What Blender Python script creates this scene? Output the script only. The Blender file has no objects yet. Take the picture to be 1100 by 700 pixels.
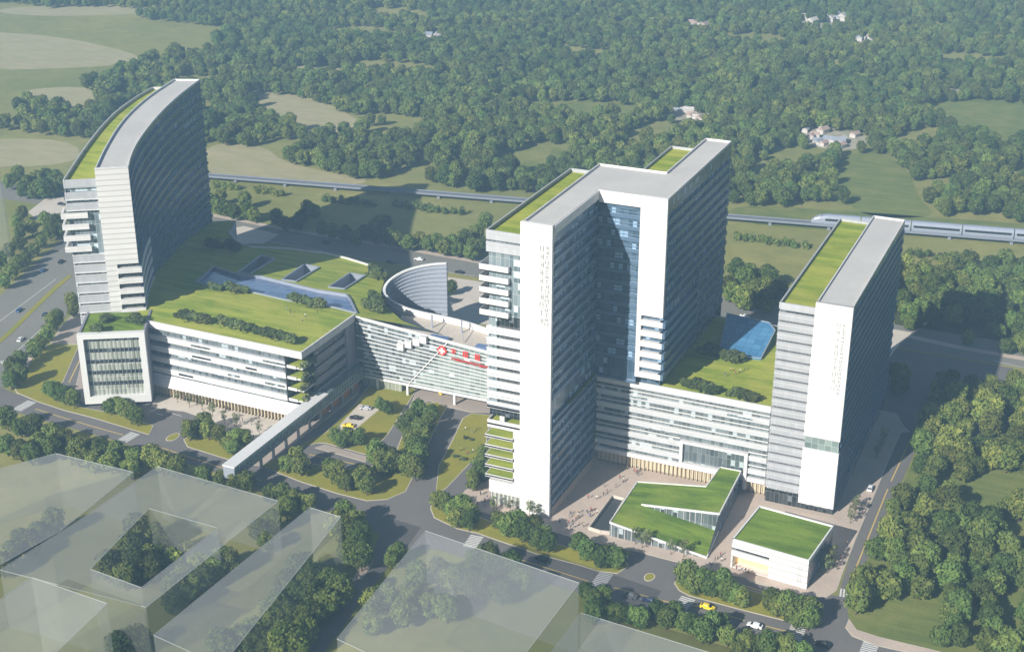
import bpy, bmesh, math, random
from mathutils import Vector, Matrix
from mathutils.geometry import tessellate_polygon
random.seed(7)
S = bpy.context.scene
COL = S.collection
PI = math.pi

# ------------------------------------------------------------------ camera
FPX = 1548.0; TH = math.radians(23.4); AZ = math.radians(24.0)
CAMP = Vector((158.0, -385.46, 250.0))
cd = bpy.data.cameras.new('camera'); cam = bpy.data.objects.new('camera', cd); COL.objects.link(cam)
cam.location = CAMP; cam.rotation_euler = (PI/2 - TH, 0, AZ)
cd.sensor_width = 36.0; cd.lens = 36.0*FPX/1100.0; cd.clip_start = 1.0; cd.clip_end = 20000
S.camera = cam

def at(px, py, z=0.0):
    """site survey point: where the sight line through a photo point meets height z"""
    a = (px-550)/FPX; b = (py-350)/FPX
    fw = math.cos(TH)-b*math.sin(TH); up = -math.sin(TH)-b*math.cos(TH)
    X = a*math.cos(AZ)-fw*math.sin(AZ); Y = a*math.sin(AZ)+fw*math.cos(AZ)
    t = (z-CAMP.z)/up
    return (CAMP.x+X*t, CAMP.y+Y*t)
def proj(X, Y, Z=0.0):
    dx, dy, dz = X-CAMP.x, Y-CAMP.y, Z-CAMP.z
    r = dx*math.cos(AZ)+dy*math.sin(AZ); fw = -dx*math.sin(AZ)+dy*math.cos(AZ)
    d = fw*math.cos(TH)-dz*math.sin(TH); u = fw*math.sin(TH)+dz*math.cos(TH)
    if d < 1: return (-9999, -9999)
    return (550+FPX*r/d, 350-FPX*u/d)
def A(pts, z=0.0): return [at(p[0], p[1], z) for p in pts]

# ------------------------------------------------------------------ materials
def newmat(name):
    m = bpy.data.materials.new(name); m.use_nodes = True
    nt = m.node_tree; b = nt.nodes['Principled BSDF']
    return m, nt, b
def N(nt, t, **kw):
    n = nt.nodes.new(t)
    for k, v in kw.items(): setattr(n, k, v)
    return n
def mix(nt, fac, a, b, typ='MIX'):
    m = N(nt, 'ShaderNodeMix', data_type='RGBA', blend_type=typ)
    for s, v in ((m.inputs[0], fac), (m.inputs[6], a), (m.inputs[7], b)):
        if hasattr(v, 'is_linked') or hasattr(v, 'links'): nt.links.new(v, s)
        elif isinstance(v, (int, float)): s.default_value = v
        else: s.default_value = (*v, 1)
    return m.outputs[2]
def noise(nt, vec, scale, detail=4, rough=.6):
    n = N(nt, 'ShaderNodeTexNoise'); n.inputs['Scale'].default_value = scale
    n.inputs['Detail'].default_value = detail; n.inputs['Roughness'].default_value = rough
    nt.links.new(vec, n.inputs['Vector']); return n.outputs['Fac']
def ramp(nt, fac, p0, p1):
    r = N(nt, 'ShaderNodeMapRange'); r.inputs[1].default_value = p0; r.inputs[2].default_value = p1
    nt.links.new(fac, r.inputs[0]); return r.outputs[0]
def math_(nt, op, a, b=None):
    m = N(nt, 'ShaderNodeMath', operation=op)
    for i, v in enumerate((a, b)):
        if v is None: continue
        if isinstance(v, (int, float)): m.inputs[i].default_value = v
        else: nt.links.new(v, m.inputs[i])
    return m.outputs[0]
def spec(b, v): b.inputs['Specular IOR Level'].default_value = v

def ground_mat(name, c1, c2, c3=None, s1=.05, s2=.5, rough=.95, bump=0, lo=.35, hi=.65):
    m, nt, b = newmat(name)
    pos = N(nt, 'ShaderNodeNewGeometry').outputs['Position']
    f1 = ramp(nt, noise(nt, pos, s1, 5), lo, hi)
    c = mix(nt, f1, c1, c2)
    f2 = ramp(nt, noise(nt, pos, s2, 4, .7), .3, .7)
    c = mix(nt, f2, c, c3 or [x*.7 for x in c1])
    mm = mix(nt, .5, c, mix(nt, f1, c1, c2))
    nt.links.new(mm, b.inputs['Base Color']); b.inputs['Roughness'].default_value = rough; spec(b, .15)
    if bump:
        bp = N(nt, 'ShaderNodeBump'); bp.inputs['Strength'].default_value = bump; bp.inputs['Distance'].default_value = .3
        nt.links.new(noise(nt, pos, 1.4, 5), bp.inputs['Height']); nt.links.new(bp.outputs[0], b.inputs['Normal'])
    return m
def lawn_mat(name, c1, c2, c3):
    m, nt, b = newmat(name)
    pos = N(nt, 'ShaderNodeNewGeometry').outputs['Position']
    mp = N(nt, 'ShaderNodeMapping'); mp.inputs['Scale'].default_value = (.025, .16, .1); mp.inputs['Rotation'].default_value = (0, 0, .15); nt.links.new(pos, mp.inputs[0])
    f = ramp(nt, noise(nt, mp.outputs[0], 1.6, 6, .65), .38, .62)
    c = mix(nt, f, c1, c2)
    f2 = ramp(nt, noise(nt, pos, .06, 3), .45, .68); c = mix(nt, math_(nt, 'MULTIPLY', f2, .7), c, c3)
    f3 = ramp(nt, noise(nt, pos, 1.3, 4, .8), .3, .75); c = mix(nt, math_(nt, 'MULTIPLY', f3, .35), c, [x*.45 for x in c2])
    nt.links.new(c, b.inputs['Base Color']); b.inputs['Roughness'].default_value = .95; spec(b, .1)
    bp = N(nt, 'ShaderNodeBump'); bp.inputs['Strength'].default_value = .5; bp.inputs['Distance'].default_value = .3
    nt.links.new(noise(nt, pos, 1.8, 5), bp.inputs['Height']); nt.links.new(bp.outputs[0], b.inputs['Normal'])
    return m
def plain(name, c, rough=.6, metal=0, var=.12, scale=.6, sp=.4):
    m, nt, b = newmat(name)
    pos = N(nt, 'ShaderNodeTexCoord').outputs['Object']
    f = noise(nt, pos, scale, 4)
    col = mix(nt, f, [x*(1-var) for x in c], [min(1, x*(1+var)) for x in c])
    nt.links.new(col, b.inputs['Base Color']); b.inputs['Roughness'].default_value = rough
    b.inputs['Metallic'].default_value = metal; spec(b, sp)
    return m
def panel_mat(name, c, du=3.0, dv=1.3, joint=.75, rough=.6, var=.06, lw=.05):
    m, nt, b = newmat(name)
    uv = N(nt, 'ShaderNodeUVMap').outputs[0]
    sp = N(nt, 'ShaderNodeSeparateXYZ'); nt.links.new(uv, sp.inputs[0])
    u = math_(nt, 'DIVIDE', sp.outputs[0], du); v = math_(nt, 'DIVIDE', sp.outputs[1], dv)
    cb = N(nt, 'ShaderNodeCombineXYZ')
    nt.links.new(math_(nt, 'FLOOR', u), cb.inputs[0]); nt.links.new(math_(nt, 'FLOOR', v), cb.inputs[1])
    wn = N(nt, 'ShaderNodeTexWhiteNoise', noise_dimensions='2D'); nt.links.new(cb.outputs[0], wn.inputs[0])
    col = mix(nt, wn.outputs[0], [x*(1-var) for x in c], [min(1, x*(1+var)) for x in c])
    ju = math_(nt, 'LESS_THAN', math_(nt, 'FRACT', u), lw/du*1.0)
    jv = math_(nt, 'LESS_THAN', math_(nt, 'FRACT', v), lw*2.2/dv)
    j = math_(nt, 'MAXIMUM', ju, jv)
    col = mix(nt, j, col, [x*joint for x in c])
    n1 = ramp(nt, noise(nt, N(nt, 'ShaderNodeNewGeometry').outputs['Position'], .12, 5), .4, .75)
    col = mix(nt, math_(nt, 'MULTIPLY', n1, .35), col, [x*.82 for x in c])
    nt.links.new(col, b.inputs['Base Color']); b.inputs['Roughness'].default_value = rough; spec(b, .3)
    return m
def glass_mat(name, dark, light, du=1.5, dv=3.9, mull=(.2, .23, .26), rough=.12, blinds=.2, sp=.8, lw=.12):
    m, nt, b = newmat(name)
    uv = N(nt, 'ShaderNodeUVMap').outputs[0]
    s = N(nt, 'ShaderNodeSeparateXYZ'); nt.links.new(uv, s.inputs[0])
    u = math_(nt, 'DIVIDE', s.outputs[0], du); v = math_(nt, 'DIVIDE', s.outputs[1], dv)
    cb = N(nt, 'ShaderNodeCombineXYZ')
    nt.links.new(math_(nt, 'FLOOR', u), cb.inputs[0]); nt.links.new(math_(nt, 'FLOOR', v), cb.inputs[1])
    wn = N(nt, 'ShaderNodeTexWhiteNoise', noise_dimensions='2D'); nt.links.new(cb.outputs[0], wn.inputs[0])
    col = mix(nt, wn.outputs[0], dark, light)
    bl = math_(nt, 'LESS_THAN', wn.outputs[0], blinds)
    bl2 = math_(nt, 'MULTIPLY', bl, math_(nt, 'GREATER_THAN', math_(nt, 'FRACT', v), .45))
    col = mix(nt, bl2, col, [min(1, x*2.2+.04) for x in light])
    j = math_(nt, 'MAXIMUM', math_(nt, 'LESS_THAN', math_(nt, 'FRACT', u), lw/du), math_(nt, 'LESS_THAN', math_(nt, 'FRACT', v), lw/dv))
    col = mix(nt, j, col, mull)
    nt.links.new(col, b.inputs['Base Color'])
    r = math_(nt, 'ADD', math_(nt, 'MULTIPLY', wn.outputs[0], .12), rough); nt.links.new(r, b.inputs['Roughness'])
    spec(b, sp)
    return m

M = {}
M['ground'] = ground_mat('meadow_ground', (.33, .30, .10), (.20, .22, .06), (.13, .14, .045), s1=.008, s2=.09)
M['sand'] = ground_mat('bare_earth', (.5, .45, .36), (.35, .33, .24), (.12, .15, .07), s1=.03, s2=.12)
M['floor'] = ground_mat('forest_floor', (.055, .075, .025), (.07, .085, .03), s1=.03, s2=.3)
M['verge'] = ground_mat('verge_grass', (.31, .28, .035), (.24, .25, .035), (.19, .17, .03), s1=.05, s2=.6, bump=.3)
M['tan'] = lawn_mat('dry_field', (.46, .40, .23), (.36, .33, .19), (.34, .33, .15))
M['meadow'] = lawn_mat('green_field', (.20, .23, .06), (.13, .17, .045), (.26, .26, .08))
M['lawn'] = lawn_mat('roof_lawn', (.40, .44, .06), (.20, .28, .03), (.46, .43, .09))
M['lawn2'] = lawn_mat('deep_lawn', (.21, .30, .035), (.09, .16, .018), (.26, .31, .05))
M['asphalt'] = ground_mat('asphalt', (.165, .155, .15), (.135, .13, .13), (.19, .18, .165), s1=.03, s2=.9, rough=.85)
M['asphalt2'] = ground_mat('pale_asphalt', (.24, .23, .20), (.2, .195, .175), (.17, .165, .15), s1=.02, s2=.5, rough=.85)
M['walk'] = ground_mat('sidewalk_concrete', (.42, .35, .30), (.38, .33, .29), (.33, .27, .23), s1=.1, s2=.8)
M['walkwarm'] = ground_mat('pinkish_paving', (.58, .47, .385), (.48, .40, .34), (.38, .31, .26), s1=.1, s2=1.0)
M['walkwhite'] = ground_mat('light_paving', (.62, .56, .48), (.55, .5, .43), (.45, .38, .32), s1=.08, s2=.7)
M['kerb'] = plain('kerb_stone', (.52, .47, .38), .8)
M['paint'] = plain('road_paint_white', (.62, .62, .6), .7, var=.2, scale=2)
M['ypaint'] = plain('road_paint_yellow', (.55, .40, .13), .7, var=.2, scale=2)
M['white'] = panel_mat('white_wall_panels', (.655, .64, .635), 3.0, 1.3, .8, lw=.07, var=.08)
M['white2'] = panel_mat('white_ribbed_panels', (.68, .665, .655), 60.0, 2.15, .62, lw=.17)
M['fin'] = plain('white_metal', (.66, .66, .65), .45, var=.05)
M['band'] = panel_mat('spandrel_panels', (.42, .43, .45), 1.5, 3.9, .8)
M['podband'] = panel_mat('podium_metal_panels', (.50, .51, .525), 3.0, 1.9, .85)
M['louvre'] = plain('aluminium_louvre', (.115, .185, .28), .35, metal=.25, var=.12, scale=.15)
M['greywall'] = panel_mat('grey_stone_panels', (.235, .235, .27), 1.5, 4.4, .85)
M['roof'] = ground_mat('roof_membrane', (.56, .55, .52), (.49, .48, .46), (.45, .44, .43), s1=.06, s2=.5, rough=.8)
M['beige'] = panel_mat('beige_stone_fins', (.56, .48, .34), 1.6, 12.0, .45, lw=.35)
M['glass'] = glass_mat('blue_curtain_glass', (.02, .05, .085), (.10, .16, .23), mull=(.10, .13, .16))
M['glass2'] = glass_mat('pale_window_glass', (.08, .12, .14), (.24, .29, .31), mull=(.4, .42, .42), blinds=.3)
M['darkglass'] = glass_mat('dark_window_glass', (.01, .014, .018), (.04, .05, .055), mull=(.12, .12, .12), blinds=.15)
M['cafeglass'] = glass_mat('lobby_glass', (.20, .22, .17), (.42, .44, .38), 1.6, 5.2, mull=(.65, .66, .62), blinds=.0)
M['midglass'] = glass_mat('mid_grey_glass', (.04, .055, .06), (.16, .19, .2), mull=(.25, .26, .26), blinds=.15)
M['blueglass'] = glass_mat('blue_roof_glass', (.06, .19, .36), (.10, .27, .46), 3, 3, mull=(.03, .08, .16), blinds=0)
M['teal'] = glass_mat('pale_green_glass', (.11, .15, .145), (.27, .33, .315), 2.2, 2.6, mull=(.42, .45, .44), blinds=.06)
M['navyglass'] = glass_mat('skylight_glass', (.09, .15, .30), (.15, .22, .38), 4, 4, mull=(.3, .34, .42), blinds=0)
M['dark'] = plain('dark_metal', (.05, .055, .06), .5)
M['steel'] = plain('grey_steel', (.33, .36, .42), .4, metal=.2)
M['red'] = plain('red_sign_enamel', (.72, .05, .03), .5)
M['signgrey'] = plain('silver_letters', (.46, .46, .46), .5)
M['rust'] = plain('orange_cladding', (.42, .17, .06), .7, var=.35, scale=.5)
M['bark'] = plain('bark', (.12, .085, .055), .9)
M['railbed'] = plain('pale_viaduct_concrete', (.19, .21, .25), .8)
M['trainwhite'] = plain('train_body_paint', (.27, .30, .37), .35)
M['tyre'] = plain('tyre_rubber', (.02, .02, .02), .8)
M['carwin'] = plain('car_window_glass', (.02, .025, .03), .08, sp=.8)
M['lamp'] = plain('lamp_lens', (.8, .8, .75), .2)
M['skin'] = plain('skin', (.5, .33, .24), .7)
M['hair'] = plain('hair', (.03, .02, .015), .8)
M['terracotta'] = plain('roof_tiles', (.40, .30, .26), .8)
M['housewall'] = plain('house_render', (.5, .47, .44), .8)
def leafmat(name, c1, c2):
    m, nt, b = newmat(name)
    oi = N(nt, 'ShaderNodeObjectInfo')
    g = N(nt, 'ShaderNodeTexCoord').outputs['Object']
    f = ramp(nt, noise(nt, g, .45, 3), .35, .65)
    c = mix(nt, f, c1, c2)
    fw = ramp(nt, noise(nt, N(nt, 'ShaderNodeNewGeometry').outputs['Position'], .011, 4), .4, .6)
    c = mix(nt, math_(nt, 'MULTIPLY', fw, .6), c, [c1[0]*1.1, c1[1]*1.15, c1[2]*1.5])
    hs = N(nt, 'ShaderNodeHueSaturation'); nt.links.new(c, hs.inputs['Color'])
    r = N(nt, 'ShaderNodeMapRange'); r.inputs[3].default_value = .475; r.inputs[4].default_value = .52
    nt.links.new(oi.outputs['Random'], r.inputs[0]); nt.links.new(r.outputs[0], hs.inputs['Hue'])
    r2 = N(nt, 'ShaderNodeMapRange'); r2.inputs[3].default_value = .6; r2.inputs[4].default_value = 1.5
    nt.links.new(math_(nt, 'FRACT', math_(nt, 'MULTIPLY', oi.outputs['Random'], 7.31)), r2.inputs[0]); nt.links.new(r2.outputs[0], hs.inputs['Value'])
    nt.links.new(hs.outputs[0], b.inputs['Base Color']); b.inputs['Roughness'].default_value = .75; spec(b, .15)
    tr = N(nt, 'ShaderNodeBsdfTranslucent'); nt.links.new(hs.outputs[0], tr.inputs[0])
    ms = N(nt, 'ShaderNodeMixShader'); ms.inputs[0].default_value = .22
    nt.links.new(b.outputs[0], ms.inputs[1]); nt.links.new(tr.outputs[0], ms.inputs[2])
    nt.links.new(ms.outputs[0], nt.nodes['Material Output'].inputs[0])
    return m
M['leaf'] = leafmat('foliage', (.062, .108, .022), (.23, .26, .055))
M['leafshrub'] = leafmat('shrub_foliage', (.07, .10, .03), (.13, .15, .045))
M['leafpale'] = leafmat('sapling_foliage', (.12, .15, .06), (.2, .2, .08))
def ghostmat(ca, cb_, op, nm):
    m, nt, b = newmat(nm)
    pos = N(nt, 'ShaderNodeNewGeometry').outputs['Position']
    f = ramp(nt, noise(nt, pos, .03, 3), .3, .7)
    c = mix(nt, f, ca, cb_)
    d = N(nt, 'ShaderNodeBsdfDiffuse'); nt.links.new(c, d.inputs[0])
    t = N(nt, 'ShaderNodeBsdfTransparent')
    ms = N(nt, 'ShaderNodeMixShader'); ms.inputs[0].default_value = op
    nt.links.new(t.outputs[0], ms.inputs[1]); nt.links.new(d.outputs[0], ms.inputs[2])
    nt.links.new(ms.outputs[0], nt.nodes['Material Output'].inputs[0])
    return m
M['ghost'] = ghostmat((.34, .36, .37), (.43, .45, .46), .34, 'translucent_massing'); M['ghostside'] = ghostmat((.36, .39, .38), (.44, .46, .44), .17, 'translucent_massing_side'); M['ghostedge'] = ghostmat((.5, .52, .52), (.6, .62, .6), .4, 'massing_edges')
def clearglass():
    m, nt, b = newmat('clear_walkway_glass')
    t = N(nt, 'ShaderNodeBsdfTransparent'); t.inputs[0].default_value = (.8, .88, .86, 1)
    b.inputs['Base Color'].default_value = (.3, .38, .38, 1); b.inputs['Roughness'].default_value = .1
    ms = N(nt, 'ShaderNodeMixShader'); ms.inputs[0].default_value = .3
    nt.links.new(t.outputs[0], ms.inputs[1]); nt.links.new(b.outputs[0], ms.inputs[2])
    nt.links.new(ms.outputs[0], nt.nodes['Material Output'].inputs[0])
    return m
M['clear'] = clearglass()
m, nt, b = newmat('warm_lit_lobby'); b.inputs['Base Color'].default_value = (.8, .55, .25, 1)
b.inputs['Emission Color'].default_value = (1, .62, .25, 1); b.inputs['Emission Strength'].default_value = .35
M['warm'] = m

# ------------------------------------------------------------------ mesh builder
class MB:
    def __init__(s): s.v = []; s.f = []; s.m = []; s.mats = []
    def mi(s, mat):
        if mat not in s.mats: s.mats.append(mat)
        return s.mats.index(mat)
    def face(s, pts, mat=None):
        i = len(s.v); s.v += [tuple(p) for p in pts]; s.f.append(tuple(range(i, i+len(pts)))); s.m.append(mat)
        return s
    def box(s, x0, x1, y0, y1, z0, z1, mat=None):
        return s.prism([(x0, y0), (x1, y0), (x1, y1), (x0, y1)], z0, z1, mat)
    def prism(s, poly, z0, z1, mat=None, top=None, skiptop=False, bottom=True):
        a = sum(poly[i][0]*poly[(i+1) % len(poly)][1]-poly[(i+1) % len(poly)][0]*poly[i][1] for i in range(len(poly)))
        if a < 0: poly = poly[::-1]
        n = len(poly)
        for i in range(n):
            p, q = poly[i], poly[(i+1) % n]
            s.face([(*p, z0), (*q, z0), (*q, z1), (*p, z1)], mat)
        if not skiptop: s.face([(*p, z1) for p in poly], top or mat)
        if bottom: s.face([(*p, z0) for p in poly[::-1]], mat)
        return s
    def offs(s, pl, o):
        out = []
        for i, p in enumerate(pl):
            ds = []
            if i > 0: ds.append((Vector(p)-Vector(pl[i-1])).normalized())
            if i < len(pl)-1: ds.append((Vector(pl[i+1])-Vector(p)).normalized())
            ns = [Vector((d.y, -d.x)) for d in ds]
            if len(ns) == 1: n = ns[0]; k = 1
            else:
                n = (ns[0]+ns[1]).normalized(); k = 1/max(.5, n.dot(ns[0]))
            out.append((p[0]+n.x*o*k, p[1]+n.y*o*k))
        return out
    def band(s, pl, z0, z1, o0, o1, mat=None, inner=True):
        """a strip that follows polyline pl (outside on its right), between heights and offsets"""
        a = s.offs(pl, o0); b = s.offs(pl, o1)
        for i in range(len(pl)-1):
            s.face([(*b[i], z0), (*b[i+1], z0), (*b[i+1], z1), (*b[i], z1)], mat)
            s.face([(*a[i], z1), (*b[i], z1), (*b[i+1], z1), (*a[i+1], z1)], mat)
            s.face([(*b[i], z0), (*a[i], z0), (*a[i+1], z0), (*b[i+1], z0)], mat)
            if inner: s.face([(*a[i+1], z0), (*a[i], z0), (*a[i], z1), (*a[i+1], z1)], mat)
        for k, fl in ((0, 0), (-1, 1)):
            q = [(*a[k], z0), (*b[k], z0), (*b[k], z1), (*a[k], z1)]
            s.face(q[::-1] if fl else q, mat)
        return s
    def wall(s, pl, z0, z1, o=0, mat=None):
        b = s.offs(pl, o)
        for i in range(len(pl)-1):
            s.face([(*b[i], z0), (*b[i+1], z0), (*b[i+1], z1), (*b[i], z1)], mat)
        return s
    def beam(s, p, q, w, h=None, mat=None):
        p = Vector(p); q = Vector(q); h = h or w
        d = (q-p).normalized(); up = Vector((0, 0, 1))
        if abs(d.z) > .95: up = Vector((1, 0, 0))
        r = d.cross(up).normalized()*w/2; u = r.cross(d).normalized()*h/2
        c = [[e+r*a+u*b for a, b in ((-1, -1), (1, -1), (1, 1), (-1, 1))] for e in (p, q)]
        for i in range(4):
            j = (i+1) % 4; s.face([c[0][i], c[0][j], c[1][j], c[1][i]], mat)
        s.face(c[0][::-1], mat); s.face(c[1], mat); return s
    def cyl(s, x, y, z0, z1, r0, r1=None, n=8, mat=None):
        r1 = r0 if r1 is None else r1
        a = [(x+r0*math.cos(2*PI*i/n), y+r0*math.sin(2*PI*i/n), z0) for i in range(n)]
        b = [(x+r1*math.cos(2*PI*i/n), y+r1*math.sin(2*PI*i/n), z1) for i in range(n)]
        for i in range(n):
            j = (i+1) % n; s.face([a[i], a[j], b[j], b[i]], mat)
        s.face(b, mat); s.face(a[::-1], mat); return s
    def tess(s, loops, zf, mat=None):
        vl = [[Vector((p[0], p[1], 0)) for p in l] for l in loops]
        flat = [p for l in loops for p in l]
        for t in tessellate_polygon(vl):
            q = [(flat[i][0], flat[i][1], zf(*flat[i])) for i in t]
            n = (Vector(q[1])-Vector(q[0])).cross(Vector(q[2])-Vector(q[0]))
            s.face(q if n.z > 0 else q[::-1], mat)
        return s
    def build(s, name, mat, parent=None, smooth=False):
        me = bpy.data.meshes.new(name)
        me.from_pydata(s.v, [], s.f)
        mats = [mat]
        for k in s.m:
            if k is not None and k not in mats: mats.append(k)
        for k in mats: me.materials.append(k)
        me.polygons.foreach_set('material_index', [0 if k is None else mats.index(k) for k in s.m])
        uvl = me.uv_layers.new(name='UVMap').data
        vs = me.vertices; dat = []
        for p in me.polygons:
            n = p.normal
            if abs(n.z) > .7:
                for vi in p.vertices: c = vs[vi].co; dat += [c.x, c.y]
            else:
                t = Vector((-n.y, n.x, 0)).normalized()
                for vi in p.vertices: c = vs[vi].co; dat += [c.dot(t), c.z]
        uvl.foreach_set('uv', dat)
        if smooth:
            me.polygons.foreach_set('use_smooth', [True]*len(me.polygons))
        o = bpy.data.objects.new(name, me); COL.objects.link(o)
        if parent is not None: o.parent = parent
        return o
def tag(o, label=None, cat=None, group=None, kind=None):
    if label: o['label'] = label
    if cat: o['category'] = cat
    if group: o['group'] = group
    if kind: o['kind'] = kind
    return o
def empty(name, loc=(0, 0, 0), rz=0, label=None, cat=None, group=None):
    o = bpy.data.objects.new(name, None); COL.objects.link(o); o.location = loc; o.rotation_euler = (0, 0, rz)
    o.empty_display_size = 1
    return tag(o, label, cat, group)
def copy_tree(o, parent=None):
    c = o.copy(); COL.objects.link(c); c.parent = parent
    for ch in list(o.children): copy_tree(ch, c)
    return c
def struct(name, mb, mat): return tag(mb.build(name, mat), kind='structure')
def sheet(name, poly, z, mat):
    mb = MB(); mb.tess([poly], lambda x, y: z); return struct(name, mb, mat)
def inpoly(x, y, poly):
    c = False; n = len(poly); j = n-1
    for i in range(n):
        xi, yi = poly[i]; xj, yj = poly[j]
        if (yi > y) != (yj > y) and x < (xj-xi)*(y-yi)/(yj-yi)+xi: c = not c
        j = i
    return c
def smooth_loop(pts, k=2):
    for _ in range(k):
        o = []
        for i in range(len(pts)):
            p, q = pts[i], pts[(i+1) % len(pts)]
            o += [(p[0]*.75+q[0]*.25, p[1]*.75+q[1]*.25), (p[0]*.25+q[0]*.75, p[1]*.25+q[1]*.75)]
        pts = o
    return pts
ORD = ['first', 'second', 'third', 'fourth', 'fifth', 'sixth', 'seventh', 'eighth', 'ninth', 'tenth', 'eleventh', 'twelfth',
       'thirteenth', 'fourteenth', 'fifteenth', 'sixteenth', 'seventeenth', 'eighteenth', 'nineteenth', 'twentieth', 'twenty-first', 'twenty-second',
       'twenty-third', 'twenty-fourth', 'twenty-fifth', 'twenty-sixth', 'twenty-seventh', 'twenty-eighth', 'twenty-ninth', 'thirtieth']

# ------------------------------------------------------------------ ground
g = MB(); g.face([(-4500, -1500, 0), (3500, -1500, 0), (3500, 6000, 0), (-4500, 6000, 0)])
struct('ground', g, M['ground'])
CLEAR = {  # clearings in the woods (survey outlines)
 'tan': [[(-40, 33), (60, 38), (145, 57), (150, 66), (100, 73), (-40, 76)], [(22, 97), (70, 93), (104, 95), (96, 119), (60, 112), (30, 106)],
         [(-60, 150), (80, 148), (90, 178), (-60, 180)], [(262, 97), (300, 99), (345, 108), (388, 130), (392, 139), (335, 147), (300, 128), (276, 116)],
         [(283, 71), (320, 69), (385, 74), (370, 80), (300, 78)], [(218, 153), (284, 156), (300, 172), (345, 184), (400, 193), (380, 200), (218, 194)],
         [(0, 8), (120, 4), (200, 12), (90, 18), (0, 16)]],
 'meadow': [[(905, 168), (938, 158), (975, 180), (988, 215), (1010, 234), (925, 234), (905, 208), (888, 188)],
            [(784, 219), (900, 226), (1010, 234), (1160, 245), (1160, 262), (960, 252), (780, 240)],
            [(1000, 108), (1060, 104), (1160, 118), (1160, 158), (1060, 150), (1015, 135)],
            [(585, 116), (620, 107), (680, 110), (690, 120), (640, 127), (595, 124)],
            [(590, 160), (604, 158), (606, 178), (594, 178)], [(560, 170), (590, 178), (585, 190), (562, 186)]],
 'sand': [[(485, 90), (520, 86), (543, 83), (545, 90), (510, 95)], [(448, 38), (470, 35), (488, 41), (470, 46)],
          [(856, 19), (880, 24), (905, 15), (915, 22), (890, 30), (862, 30)], [(730, 22), (752, 24), (770, 32), (745, 32)],
          [(970, 98), (1000, 96), (1030, 92), (1055, 93), (1030, 98), (990, 103)], [(716, 120), (740, 116), (766, 125), (760, 133), (722, 130)],
          [(852, 140), (880, 134), (925, 142), (936, 152), (915, 163), (868, 158)], [(912, 41), (938, 40), (940, 46), (916, 46)]]}
for k, l in CLEAR.items():
    for pl in l:
        sheet({'tan': 'dry_field', 'meadow': 'field', 'sand': 'bare_ground'}[k], smooth_loop(A(pl), 2), .03, M[k])
# golden grass between the rail line and the back road, darker grass on the right
sheet('field', A([(215, 196), (560, 226), (560, 300), (430, 275), (313, 251), (215, 238)]), .03, M['ground'])

Z_R = .06
# asphalt
big = A([(-60, 408), (0, 416), (20, 424), (69, 405), (85, 372), (97, 375), (100, 430), (165, 428), (200, 440), (250, 470), (292, 462), (345, 418), (384, 400), (440, 396), (560, 420),
         (560, 520), (620, 574), (700, 590), (780, 614), (900, 640), (918, 580), (950, 503), (968, 455), (990, 395), (1030, 395), (1012, 432), (985, 480), (971, 512), (952, 552),
         (930, 605), (910, 655), (914, 673), (940, 690), (1000, 706), (1100, 730), (1060, 790), (860, 712), (698, 655), (640, 642), (560, 618), (470, 590), (432, 590), (392, 640), (340, 712),
         (300, 760), (240, 745), (310, 690), (370, 640), (398, 600), (408, 574), (388, 562), (288, 526), (191, 494), (120, 472), (0, 438), (-60, 428)])
sheet('road', big, Z_R, M['asphalt'])
sheet('back_road', [(-700, 190), (-700, 212), (700, 212), (700, 186)], Z_R+.02, M['asphalt2'])
sheet('avenue', A([(-120, 400), (0, 318), (30, 290), (55, 268), (80, 246), (100, 214), (130, 214), (100, 260), (92, 300), (82, 326), (70, 340), (53, 362), (32, 380), (16, 400), (3, 416), (-60, 420)]), Z_R+.04, M['asphalt2'])
sheet('paved_yard', A([(470, 296), (540, 306), (545, 350), (470, 345)]), Z_R+.05, M['walkwhite'])
sheet('paved_yard', [(20, 113), (125, 113), (128, 186), (20, 186)], Z_R+.01, M['asphalt'])
sheet('path', A([(955, 353), (980, 357), (968, 368), (955, 385)]), Z_R+.05, M['walkwhite'])
sheet('path', A([(200, 255), (262, 243), (300, 252), (283, 262), (255, 262)]), Z_R+.06, M['walkwhite'])
sheet('path', A([(48, 214), (68, 212), (74, 226), (40, 236), (30, 228)]), Z_R+.06, M['walkwhite'])

def island(poly, z, name, topmat, kerbw=.35, side=None):
    """raised slab with a stone kerb: one structure"""
    mb = MB(); a = sum(poly[i][0]*poly[(i+1) % len(poly)][1]-poly[(i+1) % len(poly)][0]*poly[i][1] for i in range(len(poly)))
    if a < 0: poly = poly[::-1]
    cx = sum(p[0] for p in poly)/len(poly); cy = sum(p[1] for p in poly)/len(poly)
    n = len(poly)
    mb.prism(poly, 0, z, M['kerb'], bottom=False)
    inn = []
    for i in range(n):
        d1 = (Vector(poly[i])-Vector(poly[i-1])).normalized(); d2 = (Vector(poly[(i+1) % n])-Vector(poly[i])).normalized()
        nn = Vector((-d1.y-d2.y, d1.x+d2.x)); nn = nn.normalized() if nn.length > .01 else Vector((0, 0))
        inn.append((poly[i][0]+nn.x*kerbw, poly[i][1]+nn.y*kerbw))
    mb.tess([inn], lambda x, y: z+.03, topmat)
    return struct(name, mb, topmat)
V = 'verge'
island(A([(52, 370), (85, 371), (68, 410), (60, 420), (86, 437), (122, 444), (165, 457), (160, 467), (100, 449), (69, 441), (40, 431.5), (18, 422), (14, 414), (26, 396), (34, 382)]), .15, 'grass_verge', M[V])
island(A([(201, 480), (197, 472), (205, 468), (222, 470), (246, 473), (272, 477), (262, 490), (246, 494)]), .15, 'grass_verge', M[V])
island(smooth_loop(A([(176, 473), (182, 467), (193, 464), (193, 469), (186, 474)])), .15, 'grass_verge', M['verge'])
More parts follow.
